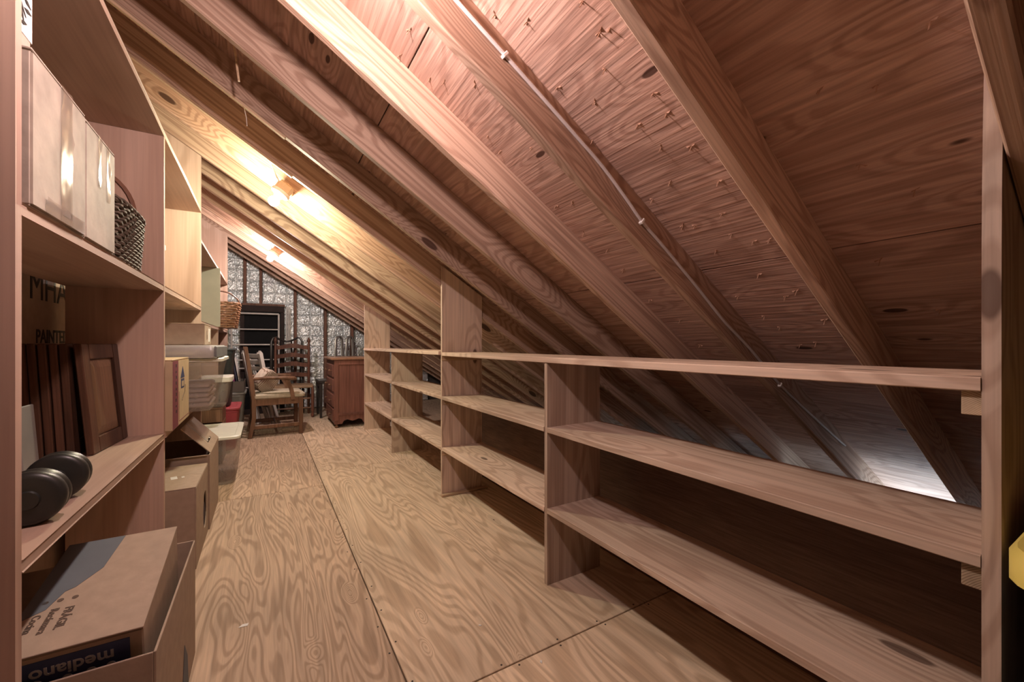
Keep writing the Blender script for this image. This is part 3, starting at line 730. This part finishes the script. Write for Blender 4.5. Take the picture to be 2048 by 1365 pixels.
for k, (mt, x, hh) in enumerate((('grey_fold', -.365, .40), ('grey_fold', -.33, .36), ('purple', -.297, .34), ('purple', -.27, .33), ('navy', -.243, .35), ('white_paper', -.223, .37))):
    o = obj('folder', bbox(.016 if k < 5 else .006, .30, hh, .002, base=True), M[mt], None, (x, 5.61, .512), (0, R(-9), 0))
    nm = {'grey_fold': 'grey folder leaning in the shallow grey crate', 'purple': 'purple folder leaning in the shallow grey crate', 'navy': 'navy folder leaning in the shallow grey crate', 'white_paper': 'thin white folder leaning at the end of the grey crate'}[mt]
    nm = {0: 'tallest grey folder leaning at the back of the shallow grey crate', 1: 'grey folder leaning between a grey and a purple folder', 2: 'purple folder leaning against a grey folder', 3: 'purple folder leaning beside the navy folder'}.get(k, nm)
    tag(o, nm, 'folder', 'folders standing in the grey crate')
# logo box on the left shelf
t, sx, sy, sz = carton('logo_box', 'beige box with maroon stripe and blue house logo on the left shelf', -.655, -.345, 2.316, 2.775, .646, .962, 'beige')
obj('maroon_stripe', cbox(0, .0008, -sy / 2 + .004, -sy / 2 + .14, .004, sz - .008), M['ink_maroon'], t, (sx / 2, 0, 0))
for k in range(9):                    # worn, unreadable print on the stripe
    obj('printed_mark', cbox(0, .0006, -.010, .010, -.007, .007 - .004 * (k % 3 == 1)), M['ink'], t, (sx / 2 + .0008, -sy / 2 + .085 + .003 * math.sin(k * 4), .285 - .026 * k))
bm = bmesh.new(); prism(bm, [(-.045, 0), (.045, 0), (.045, .045), (-.045, .045)], 'x', 0, .001)
prism(bm, [(-.058, .05), (.058, .05), (.0, .105)], 'x', 0, .001)
lg = obj('house_logo', bm, M['ink_navy'], t, (sx / 2, .03, .17))
obj('logo_window', cbox(0, .0006, -.028, .028, .008, .034), M['beige'], lg, (.001, 0, 0))
bm = bmesh.new(); tube(bm, [(0, .105, .20), (0, .09, .165), (0, .05, .15), (0, .02, .13)], .004, 6)
obj('printed_line', bm, M['ink_brown'], t, (sx / 2 - .002, 0, -.02))
bm = bmesh.new()
for a, b_ in (((.0, -.068, .02), (0, .205, .02)), ((0, -.068, .02), (0, -.068, .16))): tube(bm, [a, b_], .002, 5)
obj('printed_line', bm, M['ink_maroon'], t, (sx / 2 - .0008, 0, 0))
# silver wrapped parcel, plastic wrapped pack, long carton
sp = thing('silver_parcel', 'silver wrapped flat parcel lying across the tote lid', 'parcel', (-.405, 2.985, .9535), R(-6))
bm = bmesh.new(); loft(bm, [(.36, .30, .02, 0), (.372, .31, .022, .012), (.372, .31, .022, .058), (.36, .30, .02, .070)])
obj('wrap', bm, M['silver'], sp, smooth=True)
obj('end_cap', bbox(.012, .296, .060, .004), M['grey_fold'], sp, (.188, 0, .035))
obj('tape', bbox(.03, .20, .0008, 0), M['tape'], sp, (.05, 0, .0708))
t = thing('wrapped_pack', 'small pack in crinkled clear plastic on top of the logo box', 'pack', (-.455, 2.42, .963))
obj('contents', bbox(.12, .13, .055, .004, base=True), M['linen'], t, (0, 0, .002))
bm = bmesh.new(); bmesh.ops.create_icosphere(bm, subdivisions=3, radius=1)
for v in bm.verts:
    n = mnoise.noise(v.co * 3.1) * .12 + mnoise.noise(v.co * 7) * .06
    q = v.co.copy(); k = max(abs(q.x), abs(q.y), abs(q.z)); q = q * (.55 + .45 / max(k, .5)) * .78 * (1 + n)
    v.co = Vector((q.x * .085, q.y * .085, max(.001, q.z * .042 + .036)))
obj('plastic_wrap', bm, M['clear_bag'], t)
t, sx, sy, sz = carton('long_carton', 'flat cardboard carton with a white label on top of the silver parcel', -.615, -.29, 2.90, 3.22, 1.0245, 1.148, 'carton')
obj('label', cbox(0, .001, .02, .11, .02, .10), M['white_paper'], t, (sx / 2, 0, 0))
for y, z0, z1 in ((-.055, .03, .085), (-.035, .035, .060)):
    obj('printed_mark', cbox(0, .0006, y - .004, y + .004, z0, z1), M['ink_brown'], t, (sx / 2, 0, 0))

# ------------------------------------------------------------------ baskets
def basket(name, label, c, sx, sy, h, rows, mat, rstr, flare=1.12, hand=.16, hmat='handle_wood', amp=.004, waves=24, handrot=0.0, loc_rz=0.0):
    t = thing(name, label, 'basket', c, loc_rz)
    def pt(a, f, out=0):
        ca, sa = math.cos(a), math.sin(a); k = (abs(ca) ** 4 + abs(sa) ** 4) ** -.25
        return Vector(((sx / 2 * f + out) * ca * k, (sy / 2 * f + out) * sa * k, 0))
    bm = bmesh.new(); n = waves * 4
    for r in range(rows):
        z = rstr + (h - rstr * 2) * r / (rows - 1); f = 1 + (flare - 1) * z / h
        pts = []
        for i in range(n):
            a = 2 * math.pi * i / n
            p = pt(a, f, amp * math.sin(a * waves + math.pi * r)); p.z = z + .35 * rstr * math.cos(a * waves + math.pi * r); pts.append(p)
        tube(bm, pts, rstr, 5, closed=True)
    o = obj('weave', bm, M[mat], t, smooth=True)
    bm = bmesh.new()
    for i in range(waves):
        a = 2 * math.pi * (i + .5) / waves
        p0, p1 = pt(a, 1.0), pt(a, flare); p0.z = .001; p1.z = h; tube(bm, [p0, p1], rstr * .6, 5)
    obj('stakes', bm, M[mat], t)
    bm = bmesh.new()
    for s in (0, math.pi):
        pts = []
        for i in range(n):
            a = 2 * math.pi * i / n; p = pt(a, flare, .005 * math.sin(a * waves * .75 + s)); p.z = h + .006 * math.cos(a * waves * .75 + s); pts.append(p)
        tube(bm, pts, rstr * .9, 6, closed=True)
    obj('rim', bm, M[mat], t, smooth=True)
    bm = bmesh.new(); loft(bm, [(sx * .97, sy * .97, min(sx, sy) * .25, .001), (sx * .97, sy * .97, min(sx, sy) * .25, .008)]); obj('base', bm, M[mat], t)
    bm = bmesh.new(); pts = []
    for i in range(21):
        a = math.pi * i / 20
        q = Vector((math.cos(handrot), math.sin(handrot), 0)) * ((sx if abs(math.cos(handrot)) > .5 else sy) / 2 * flare * math.cos(a)); q.z = h - .01 + hand * math.sin(a); pts.append(q)
    tube(bm, pts, .0075, 7); obj('handle', bm, M[hmat], t, smooth=True)
    return t
basket('wicker_basket', 'dark woven basket with an arched handle beside taped boxes', (-.518, 1.865, SH), .255, .405, .195, 16, 'wicker_dark', .0062, flare=1.09, hand=.15, handrot=0, waves=30)
basket('wicker_basket', 'reddish brown woven basket with hoop handle beside the pale board', (-.385, 5.02, 1.188), .28, .34, .24, 11, 'wicker', .0105, flare=1.22, hand=.14, handrot=0, amp=.007, waves=14)

# ------------------------------------------------------------------ middle left shelf: cabinet doors, dumbbell, bag
SHM = .6458
def cab_door(label, loc, lean, rz, raised):
    t = thing('cabinet_door', label, 'cabinet door', loc, rz, 'stained cabinet doors on the left shelf')
    t.rotation_euler = (0, lean, rz)
    w, h, d = .315, .385, .020
    for s in (-1, 1):
        obj('stile', bbox(d, .055, h, .003, base=True), M['cab_door'], t, (0, s * (w / 2 - .0275), 0))
        obj('rail', bbox(d, w - .1105, .055, .003), M['cab_door'], t, (0, 0, .0275 if s < 0 else h - .0275))
    bm = bmesh.new()
    a, b_ = (w - .112) / 2, h / 2 - .056
    A = [bm.verts.new((-.004, y, z)) for y, z in ((-a, -b_), (a, -b_), (a, b_), (-a, b_))]
    B = [bm.verts.new((.001, y, z)) for y, z in ((-a, -b_), (a, -b_), (a, b_), (-a, b_))]
    C_ = [bm.verts.new((.008, y, z)) for y, z in ((-a + .03, -b_ + .03), (a - .03, -b_ + .03), (a - .03, b_ - .03), (-a + .03, b_ - .03))]
    bm.faces.new(A); bm.faces.new(C_)
    for k in range(4):
        bm.faces.new((A[k], A[(k + 1) % 4], B[(k + 1) % 4], B[k])); bm.faces.new((B[k], B[(k + 1) % 4], C_[(k + 1) % 4], C_[k]))
    obj('raised_panel', bm, M['cab_panel'], t, (0, 0, h / 2))
    return t
for k in range(5):
    cab_door('dark cabinet door, %s in the stack behind the raised-panel door' % ('fifth', 'fourth', 'third', 'second', 'first')[k], (-.652 + .0235 * k, 2.105 + .006 * math.sin(k * 5), SHM + .001), R(-3), 0, False)
cab_door('stained cabinet door with a lighter raised panel, outermost of its stack', (-.502, 2.118, SHM + .001), R(-5), R(-4), True)
o = obj('white_strip', bbox(.008, .10, .20, .002, base=True), M['grey_bin'], None, (-.60, 1.80, SHM), (0, R(-4), 0))
tag(o, 'narrow grey board standing beside the cabinet doors', 'board')
t = thing('dumbbell', 'black rubber dumbbell lying on the left shelf', 'dumbbell', (-.432, 1.372, SHM + .0575), R(4))
for s, n in ((-1, 'weight_head'), (1, 'weight_head')):
    bm = bmesh.new()
    prof = [(.001, -.032), (.018, -.032), (.020, -.027), (.045, -.027), (.052, -.024), (.0565, -.018), (.0565, -.004), (.0545, -.001), (.0545, .002), (.0565, .005), (.0565, .020), (.050, .026), (.02, .027), (.001, .028)]
    lathe(bm, prof, 36, 'y'); obj(n, bm, M['rubber'], t, (0, s * .088, 0), smooth=True)
bm = bmesh.new(); lathe(bm, [(.016, -.062), (.014, -.05), (.0165, -.02), (.0172, 0), (.0165, .02), (.014, .05), (.016, .062)], 20, 'y')
obj('handle', bm, M['steel'], t, smooth=True)
bm = bmesh.new(); bmesh.ops.create_icosphere(bm, subdivisions=4, radius=1)
for v in bm.verts:
    n = mnoise.noise(v.co * 2.3) * .35 + mnoise.noise(v.co * 6.1) * .16
    q = v.co * (1 + n); v.co = Vector((q.x * .045, q.y * .06, max(.0005, q.z * .04 + .03)))
o = obj('plastic_bag', bm, M['clear_bag'], None, (-.555, 1.43, SHM)); tag(o, 'crumpled clear plastic bag on the shelf behind the dumbbell', 'bag')

# ------------------------------------------------------------------ wooden armchair (faces +x)
t = thing('armchair', 'wooden armchair with pale upholstered seat facing the dresser', 'chair', (.115, 5.57, 0), R(3))
def leg(par, p0, p1, w0, w1, mat, name='leg', d=None):
    bm = bmesh.new(); r = []
    for p, w in ((p0, w0), (p1, w1)): r.append([bm.verts.new((p[0] + a * w / 2, p[1] + b_ * w / 2, p[2])) for a, b_ in ((-1, -1), (1, -1), (1, 1), (-1, 1))])
    for j in range(4): bm.faces.new((r[0][j], r[0][(j + 1) % 4], r[1][(j + 1) % 4], r[1][j]))
    bm.faces.new(r[0]); bm.faces.new(r[1][::-1]); bmesh.ops.bevel(bm, geom=bm.edges[:], offset=.003, segments=1, affect='EDGES')
    return obj(name, bm, mat, par)
for s in (-1, 1):
    leg(t, (.235, s * .235, 0), (.235, s * .235, .42), .042, .046, M['chair'])
    bm = bmesh.new()
    prism(bm, [(-.285, 0), (-.245, 0), (-.205, .22), (-.205, .42), (-.225, .60), (-.285, 1.00), (-.318, 1.00), (-.262, .60), (-.247, .42), (-.245, .22)], 'y', s * .235 - .02, s * .235 + .02)
    obj('leg', bm, M['chair'], t)
    obj('stretcher', bbox(.46, .022, .040, .003), M['chair'], t, (0, s * .235, .115))
    pts = [(-.25, s * .235, .645), (-.10, s * .262, .655), (.06, s * .275, .650), (.165, s * .27, .640), (.185, s * .27, .632)]
    bm = bmesh.new(); tube(bm, pts, [.017, .018, .021, .024, .014], 10); obj('arm', bm, M['chair'], t, smooth=True)
    bm = bmesh.new(); prism(bm, [(.055, .64), (.11, .64), (.155, .52), (.175, .40), (.135, .40), (.112, .52)], 'y', s * .262 - .014, s * .262 + .014); obj('arm_support', bm, M['chair'], t)
obj('stretcher', bbox(.022, .45, .035, .003), M['chair'], t, (.0, 0, .115))
obj('seat_rail', bbox(.035, .44, .07, .004), M['chair'], t, (.235, 0, .385))
for s in (-1, 1): obj('seat_rail', bbox(.44, .03, .07, .004), M['chair'], t, (.0, s * .235, .385))
bm = bmesh.new(); loft(bm, [(.49, .49, .03, .421), (.52, .52, .04, .435), (.52, .52, .04, .462), (.48, .48, .06, .482), (.30, .30, .08, .492)]); obj('seat', bm, M['seat'], t, (.02, 0, 0), smooth=True)
for z in (.97, .86): obj('back_rail', bbox(.022, .44, .06, .004), M['chair'], t, (-.292 + (.97 - z) * .15, 0, z))
for y in (-.12, 0, .12): obj('back_splat', bbox(.012, .045, .40, .002), M['chair'], t, (-.262, y, .70), (0, R(-8), 0))
bm = bmesh.new(); bmesh.ops.create_icosphere(bm, subdivisions=4, radius=1)
for v in bm.verts:
    q = v.co; k = (abs(q.x) ** 3 + abs(q.z) ** 3) ** (1 / 3) if abs(q.x) + abs(q.z) > .01 else 1
    sc_ = 1 / max(k, .55)
    n = 1 + .06 * mnoise.noise(q * 3)
    v.co = Vector((q.x * .125 * sc_ * n, q.y * .06 * n * (1 + .3 * mnoise.noise(q * 2.2)), q.z * .125 * sc_ * n))
o = obj('pillow', bm, M['pillow'], None, (.01, 5.47, .615), (R(24), R(30), R(58)), smooth=True); tag(o, 'rumpled striped throw pillow on the wooden armchair seat', 'pillow')

# ------------------------------------------------------------------ ladder-back chair (faces -y)
t = thing('ladderback_chair', 'dark ladder-back chair with turned finials and rush seat', 'chair', (.345, 6.64, 0), R(-2))
for s in (-1, 1):
    prof = [(.012, 0), (.018, .012), (.019, .05), (.016, .08), (.020, .16), (.019, .45), (.018, .80), (.017, 1.03), (.013, 1.045), (.021, 1.062), (.024, 1.08), (.017, 1.105), (.004, 1.13)]
    bm = bmesh.new(); lathe(bm, prof, 14); obj('leg', bm, M['ladder'], t, (s * .215, .19, 0), smooth=True)
    prof = [(.010, 0), (.020, .015), (.021, .04), (.013, .07), (.020, .10), (.021, .30), (.018, .43), (.012, .448)]
    bm = bmesh.new(); lathe(bm, prof, 14); obj('leg', bm, M['ladder'], t, (s * .245, -.19, 0), smooth=True)
    for z in (.16, .30):
        bm = bmesh.new(); tube(bm, [(s * .243, -.19, z), (s * .216, .19, z)], .010, 8); obj('stretcher', bm, M['ladder'], t)
for z in (.14, .27):
    bm = bmesh.new(); tube(bm, [(-.245, -.19, z), (0, -.19, z), (.245, -.19, z)], [.010, .014, .010], 8); obj('stretcher', bm, M['chair'], t)
bm = bmesh.new(); loft(bm, [(.50, .40, .03, .415), (.52, .42, .03, .425), (.52, .42, .03, .445), (.48, .38, .03, .455)]); obj('seat', bm, M['ladder_seat'], t, smooth=True)
for z, c in ((.99, .03), (.86, .025), (.73, .025), (.58, .012)):
    bm = bmesh.new(); poly = []
    n = 12
    for i in range(n + 1):
        x = -.20 + .40 * i / n; poly.append((x, z + .032 + c * .6 * math.cos((i / n - .5) * math.pi * 2)))
    for i in range(n, -1, -1):
        x = -.20 + .40 * i / n; poly.append((x, z - .028 + c * .4 * math.cos((i / n - .5) * math.pi * 2)))
    vsA = []
    for yo in (-.006, .006): vsA.append([bm.verts.new((x, .19 + yo + .02 * (1 - (x / .2) ** 2), zz)) for x, zz in poly])
    m = len(poly); A, B = vsA
    for k in range(m): bm.faces.new((A[k], A[(k + 1) % m], B[(k + 1) % m], B[k]))
    for q in (A, B):
        for i in range(n): bm.faces.new((q[i], q[i + 1], q[m - 2 - i], q[m - 1 - i]))
    obj('slat', bm, M['ladder'], t)

# black walker with curved grips behind the ladder-back chair
t = thing('walker', 'black tubular walker with curved grips behind the ladder-back chair', 'walker', (.285, 6.955, 0))
for s in (-1, 1):
    bm = bmesh.new()
    tube(bm, [(s * .21, -.08, .01), (s * .205, -.07, .6), (s * .20, -.06, 1.06), (s * .18, -.05, 1.115), (s * .14, -.04, 1.13), (s * .10, -.03, 1.10)], .016, 9); obj('side_tube', bm, M['black_wood'], t, smooth=True)
    bm = bmesh.new(); tube(bm, [(s * .18, .09, .01), (s * .185, .06, .8), (s * .19, -.04, 1.0)], .012, 8); obj('rear_leg', bm, M['black_wood'], t, smooth=True)
bm = bmesh.new(); tube(bm, [(-.10, -.03, 1.10), (-.05, 0, 1.075), (0, .01, 1.068), (.05, 0, 1.075), (.10, -.03, 1.10)], .013, 9); obj('top_bar', bm, M['black_wood'], t, smooth=True)
bm = bmesh.new(); tube(bm, [(-.2, -.065, .55), (.2, -.065, .55)], .010, 8); obj('cross_bar', bm, M['black_wood'], t)
bm = bmesh.new(); tube(bm, [(-.06, -.01, 1.07), (-.07, -.02, .55)], .012, 8); tube(bm, [(.06, -.01, 1.07), (.07, -.02, .55)], .012, 8); obj('back_splat', bm, M['black_wood'], t)

# black panel and white metal rack against the foil wall
t = thing('black_panel', 'large black framed panel leaning on the foil wall', 'panel', (-.02, 7.165, 0))
obj('sheet', bbox(.52, .016, 1.56, .002, base=True), M['black_panel'], t, (0, 0, .002))
obj('frame_rail', bbox(.56, .024, .09, .002), M['panel_frame'], t, (0, -.002, 1.555))
obj('frame_rail', bbox(.56, .024, .07, .002), M['panel_frame'], t, (0, -.002, .04))
for s in (-1, 1): obj('frame_stile', bbox(.05, .024, 1.43, .002), M['panel_frame'], t, (s * .255, -.002, .79))
t = thing('metal_rail', 'pale metal channel standing between panel and studs', 'rail', (.315, 7.20, 0))
for x in (-.022, 0, .022): obj('flange', bbox(.014, .03 if x else .016, 1.60, .002, base=True), M['white_metal'], t, (x, 0, .001))
t = thing('metal_rack', 'white metal bed rack standing in front of the black panel', 'rack', (-.10, 7.085, 0))
for x in (-.30, .285):
    bm = bmesh.new(); tube(bm, [(x, 0, .001), (x, 0, 1.475)], .013, 8); obj('post', bm, M['white_metal'], t)
for z, r in ((1.475, .013), (1.245, .009), (1.022, .011), (.80, .009), (.68, .009), (.40, .009)):
    bm = bmesh.new(); tube(bm, [(-.30, 0, z), (.285, 0, z)], r, 8); obj('rail', bm, M['white_metal'], t)

# folded white chairs leaning behind the armchair
def folding_chair(label, loc, rz, lean):
    t = thing('folding_chair', label, 'chair', loc, rz, 'folded white chairs behind the armchair'); t.rotation_euler = (0, lean, rz)
    for s in (-1, 1):
        bm = bmesh.new(); prism(bm, [(-.012, 0), (.012, 0), (.022, .55), (.020, .93), (0, .965), (-.020, .93), (-.014, .55)], 'y', s * .19 - .022, s * .19 + .022); obj('side_rail', bm, M['white_wood'], t)
        obj('leg', bbox(.018, .022, .80, .003, base=True), M['white_wood'], t, (.024, s * .155, .002))
    for z in (.90, .82, .74): obj('slat', bbox(.010, .335, .05, .002), M['white_wood'], t, (0, 0, z))
    obj('seat', bbox(.020, .285, .36, .004), M['grey_fold'], t, (.022, 0, .42))
    return t
folding_chair('folded white wooden chair leaning nearest the folders', (.01, 6.10, 0), R(28), R(-10))
folding_chair('folded white wooden chair leaning beside the ladder-back chair', (.10, 6.22, 0), R(20), R(-15))

# ------------------------------------------------------------------ dresser, bench and tubular chairs
t = thing('dresser', 'red-brown wooden dresser with scalloped base under the eave', 'dresser', (.945, 5.78, 0))
dx, dy = .43, .70
obj('top', bbox(dx + .05, dy + .04, .028, .006), M['dresser_top'], t, (-.01, 0, .848))
for s in (-1, 1):
    bm = bmesh.new(); poly = [(-dx / 2, .05)]
    poly += [(-dx / 2 + .09, .05), (-dx / 2 + .11, .085), (-dx / 2 + .15, .10), (-dx / 2 + .19, .085), (0, .078), (.03, .085), (.07, .10), (.11, .085), (dx / 2 - .09, .05)]
    poly += [(dx / 2, .05), (dx / 2, .833), (-dx / 2, .833)]
    prism(bm, poly, 'y', s * (dy / 2 - .012) - .012, s * (dy / 2 - .012) + .012); sd = obj('side_panel', bm, M['dresser'], t)
    for nm, c, sz_ in (('stile', (-dx / 2 + .025, .46), (.05, .74)), ('rail', (.02, .80), (dx - .06, .05)), ('rail', (.02, .165), (dx - .06, .03))):
        obj(nm, bbox(sz_[0], .008, sz_[1], .003), M['dresser'], sd, (c[0], s * (dy / 2 + .003), c[1]))
    for x in (-dx / 2 + .03, dx / 2 - .03):
        bm = bmesh.new(); lathe(bm, [(.008, .0), (.020, .006), (.022, .02), (.010, .04), (.016, .0515)], 14); obj('foot', bm, M['chair'], t, (x, s * (dy / 2 - .03), 0), smooth=True)
obj('back', bbox(.01, dy - .05, .77, .001), M['dresser'], t, (dx / 2 - .008, 0, .44))
obj('front_frame', bbox(.02, dy - .052, .77, .002), M['dresser'], t, (-dx / 2 + .012, 0, .44))
for k, z in enumerate((.70, .52, .33, .16)):
    dr = obj('drawer', bbox(.022, dy - .10, .15, .005), M['dresser'], t, (-dx / 2 - .002, 0, z))
    for y in (-.18, .18):
        bm = bmesh.new(); lathe(bm, [(.006, -.005), (.007, -.018), (.015, -.026), (.012, -.034), (.002, -.036)], 12, 'x'); obj('knob', bm, M['chair'], dr, (-.006, y, 0), smooth=True)
t = thing('bench', 'low black bench beside the dresser by the foil wall', 'bench', (.865, 6.50, 0))
obj('seat', bbox(.44, .46, .04, .006), M['black_wood'], t, (0, 0, .50))
for x in (-.19, .19):
    for y in (-.2, .2): leg(t, (x, y, 0), (x, y, .48), .03, .045, M['black_wood'])
for x in (-.19, .19): obj('apron', bbox(.02, .38, .06, .002), M['black_wood'], t, (x, 0, .45))
for k, x in enumerate((1.0, 1.16)):
    t = thing('tubular_chair', ('bent dark metal chair frame behind the dresser, beside the black bench', 'bent dark metal chair frame behind the dresser, under the lowest rafters')[k], 'chair', (x, 6.93, 0), R(12), 'bent metal chair frames behind the dresser')
    for yo in (-.03, .03):
        bm = bmesh.new(); tube(bm, [(-.055, yo, .005), (-.052, yo, .9), (-.045, yo, 1.10), (-.02, yo, 1.145), (.02, yo, 1.145), (.045, yo, 1.10), (.052, yo, .9), (.055, yo, .005)], .012, 8)
        obj('bent_tube', bm, M['grey_crate'] if yo < 0 else M['steel'], t, smooth=True)
    obj('seat_pad', bbox(.09, .03, .40, .01), M['black_wood'], t, (0, 0, .60))

# ------------------------------------------------------------------ yellow lidded bin at the right edge
t = thing('lidded_bin', 'black bin with yellow lid beside the nearest shelf upright', 'bin', (1.09, -.068, 0), R(0))
bm = bmesh.new(); loft(bm, [(.40, .32, .05, .0005), (.43, .35, .06, .02), (.47, .39, .07, .69), (.475, .395, .07, .705)], True, False); obj('tub', bm, M['bin_black'], t, smooth=True)
bm = bmesh.new(); loft(bm, [(.478, .398, .07, .700), (.50, .42, .075, .704), (.50, .42, .075, .738), (.485, .405, .07, .748), (.43, .35, .05, .750), (.42, .34, .05, .742)], False, False)
holed_plate(bm, rrect(.4201, .3401, .05), shifted(rrect(.05, .12, .02), -.150, .08), .004, lambda a, b, d: (a, b, .738 + d)); obj('lid', bm, M['yellow'], t, smooth=True)

# ------------------------------------------------------------------ cable, hanging wires, scraps
pts = []
yc = 1.03 - .038 - .006
for px, py in [(830, -95), (912, 0), (1010, 110), (1100, 212), (1155, 275), (1205, 333), (1254, 400), (1284, 443), (1330, 497), (1400, 582), (1450, 645), (1500, 698), (1560, 770), (1620, 828), (1690, 892)]:
    pts.append(on_y(px, py, yc))
sm = []
for i in range(len(pts) - 1):
    p0, p1, p2, p3 = pts[max(i - 1, 0)], pts[i], pts[i + 1], pts[min(i + 2, len(pts) - 1)]
    for k in range(4):
        u = k / 4; sm.append(.5 * ((2 * p1) + (p2 - p0) * u + (2 * p0 - 5 * p1 + 4 * p2 - p3) * u * u + (3 * p1 - p0 - 3 * p2 + p3) * u ** 3))
sm.append(pts[-1])
t = thing('electric_cable', 'white electric cable stapled along the side of a rafter', 'cable', tuple(sm[0]))
bm = bmesh.new(); tube(bm, [p - sm[0] for p in sm], .0055, 8); obj('sheath', bm, M['cable'], t, smooth=True)
for k in (7, 12, 2):
    p = pts[k] - sm[0]
    obj('staple', bbox(.022, .016, .010, .002), M['staple'], t, (p.x, p.y + .001, p.z), (0, R(-50), 0))
for (a, b_, y, r, lab) in [((460, -40), (478, 163), 2.03, .0045, 'thin wooden rod hanging down between the rafters'), ((488, 214), (494, 252), 2.30, .0018, 'short frayed string hanging under a rafter edge')]:
    p0, p1 = on_y(*a, y), on_y(*b_, y)
    if r > .003: p0.z = ZT - SLOPE * p0.x
    else: p0.z = ZR - SLOPE * p0.x
    bm = bmesh.new(); tube(bm, [Vector((0, 0, 0)), (p1 - p0) * .5 + Vector((.003, 0, 0)), p1 - p0], r, 6)
    o = obj('hanging_rod' if r > .003 else 'hanging_string', bm, M['strip_x' if r > .003 else 'cable'], None, p0); tag(o, lab, 'rod' if r > .003 else 'string')
def fp(px, py):
    d = ray(px, py); return Vector((0, 0, CAM_H)) + d * (-CAM_H / d.z)
for k, (px, py, s) in enumerate([(487, 1252, .016), (1082, 1325, .007), (960, 1252, .006)]):
    p = fp(px, py); bm = bmesh.new(); prism(bm, [(-s, -s * .4), (s * .8, -s * .6), (s, s * .3), (-s * .2, s * .5)], 'z', .0003, .0015)
    o = obj('paper_scrap', bm, M['white_paper'], None, (p.x, p.y, 0), (0, 0, k * 1.1)); tag(o, ('white paper scrap on the darker floor sheet by the moving box', 'tiny white speck on the floor near the crosswise seam', 'tiny white speck in the middle of the pale floor sheet')[k], 'scrap', 'paper scraps on the floor')
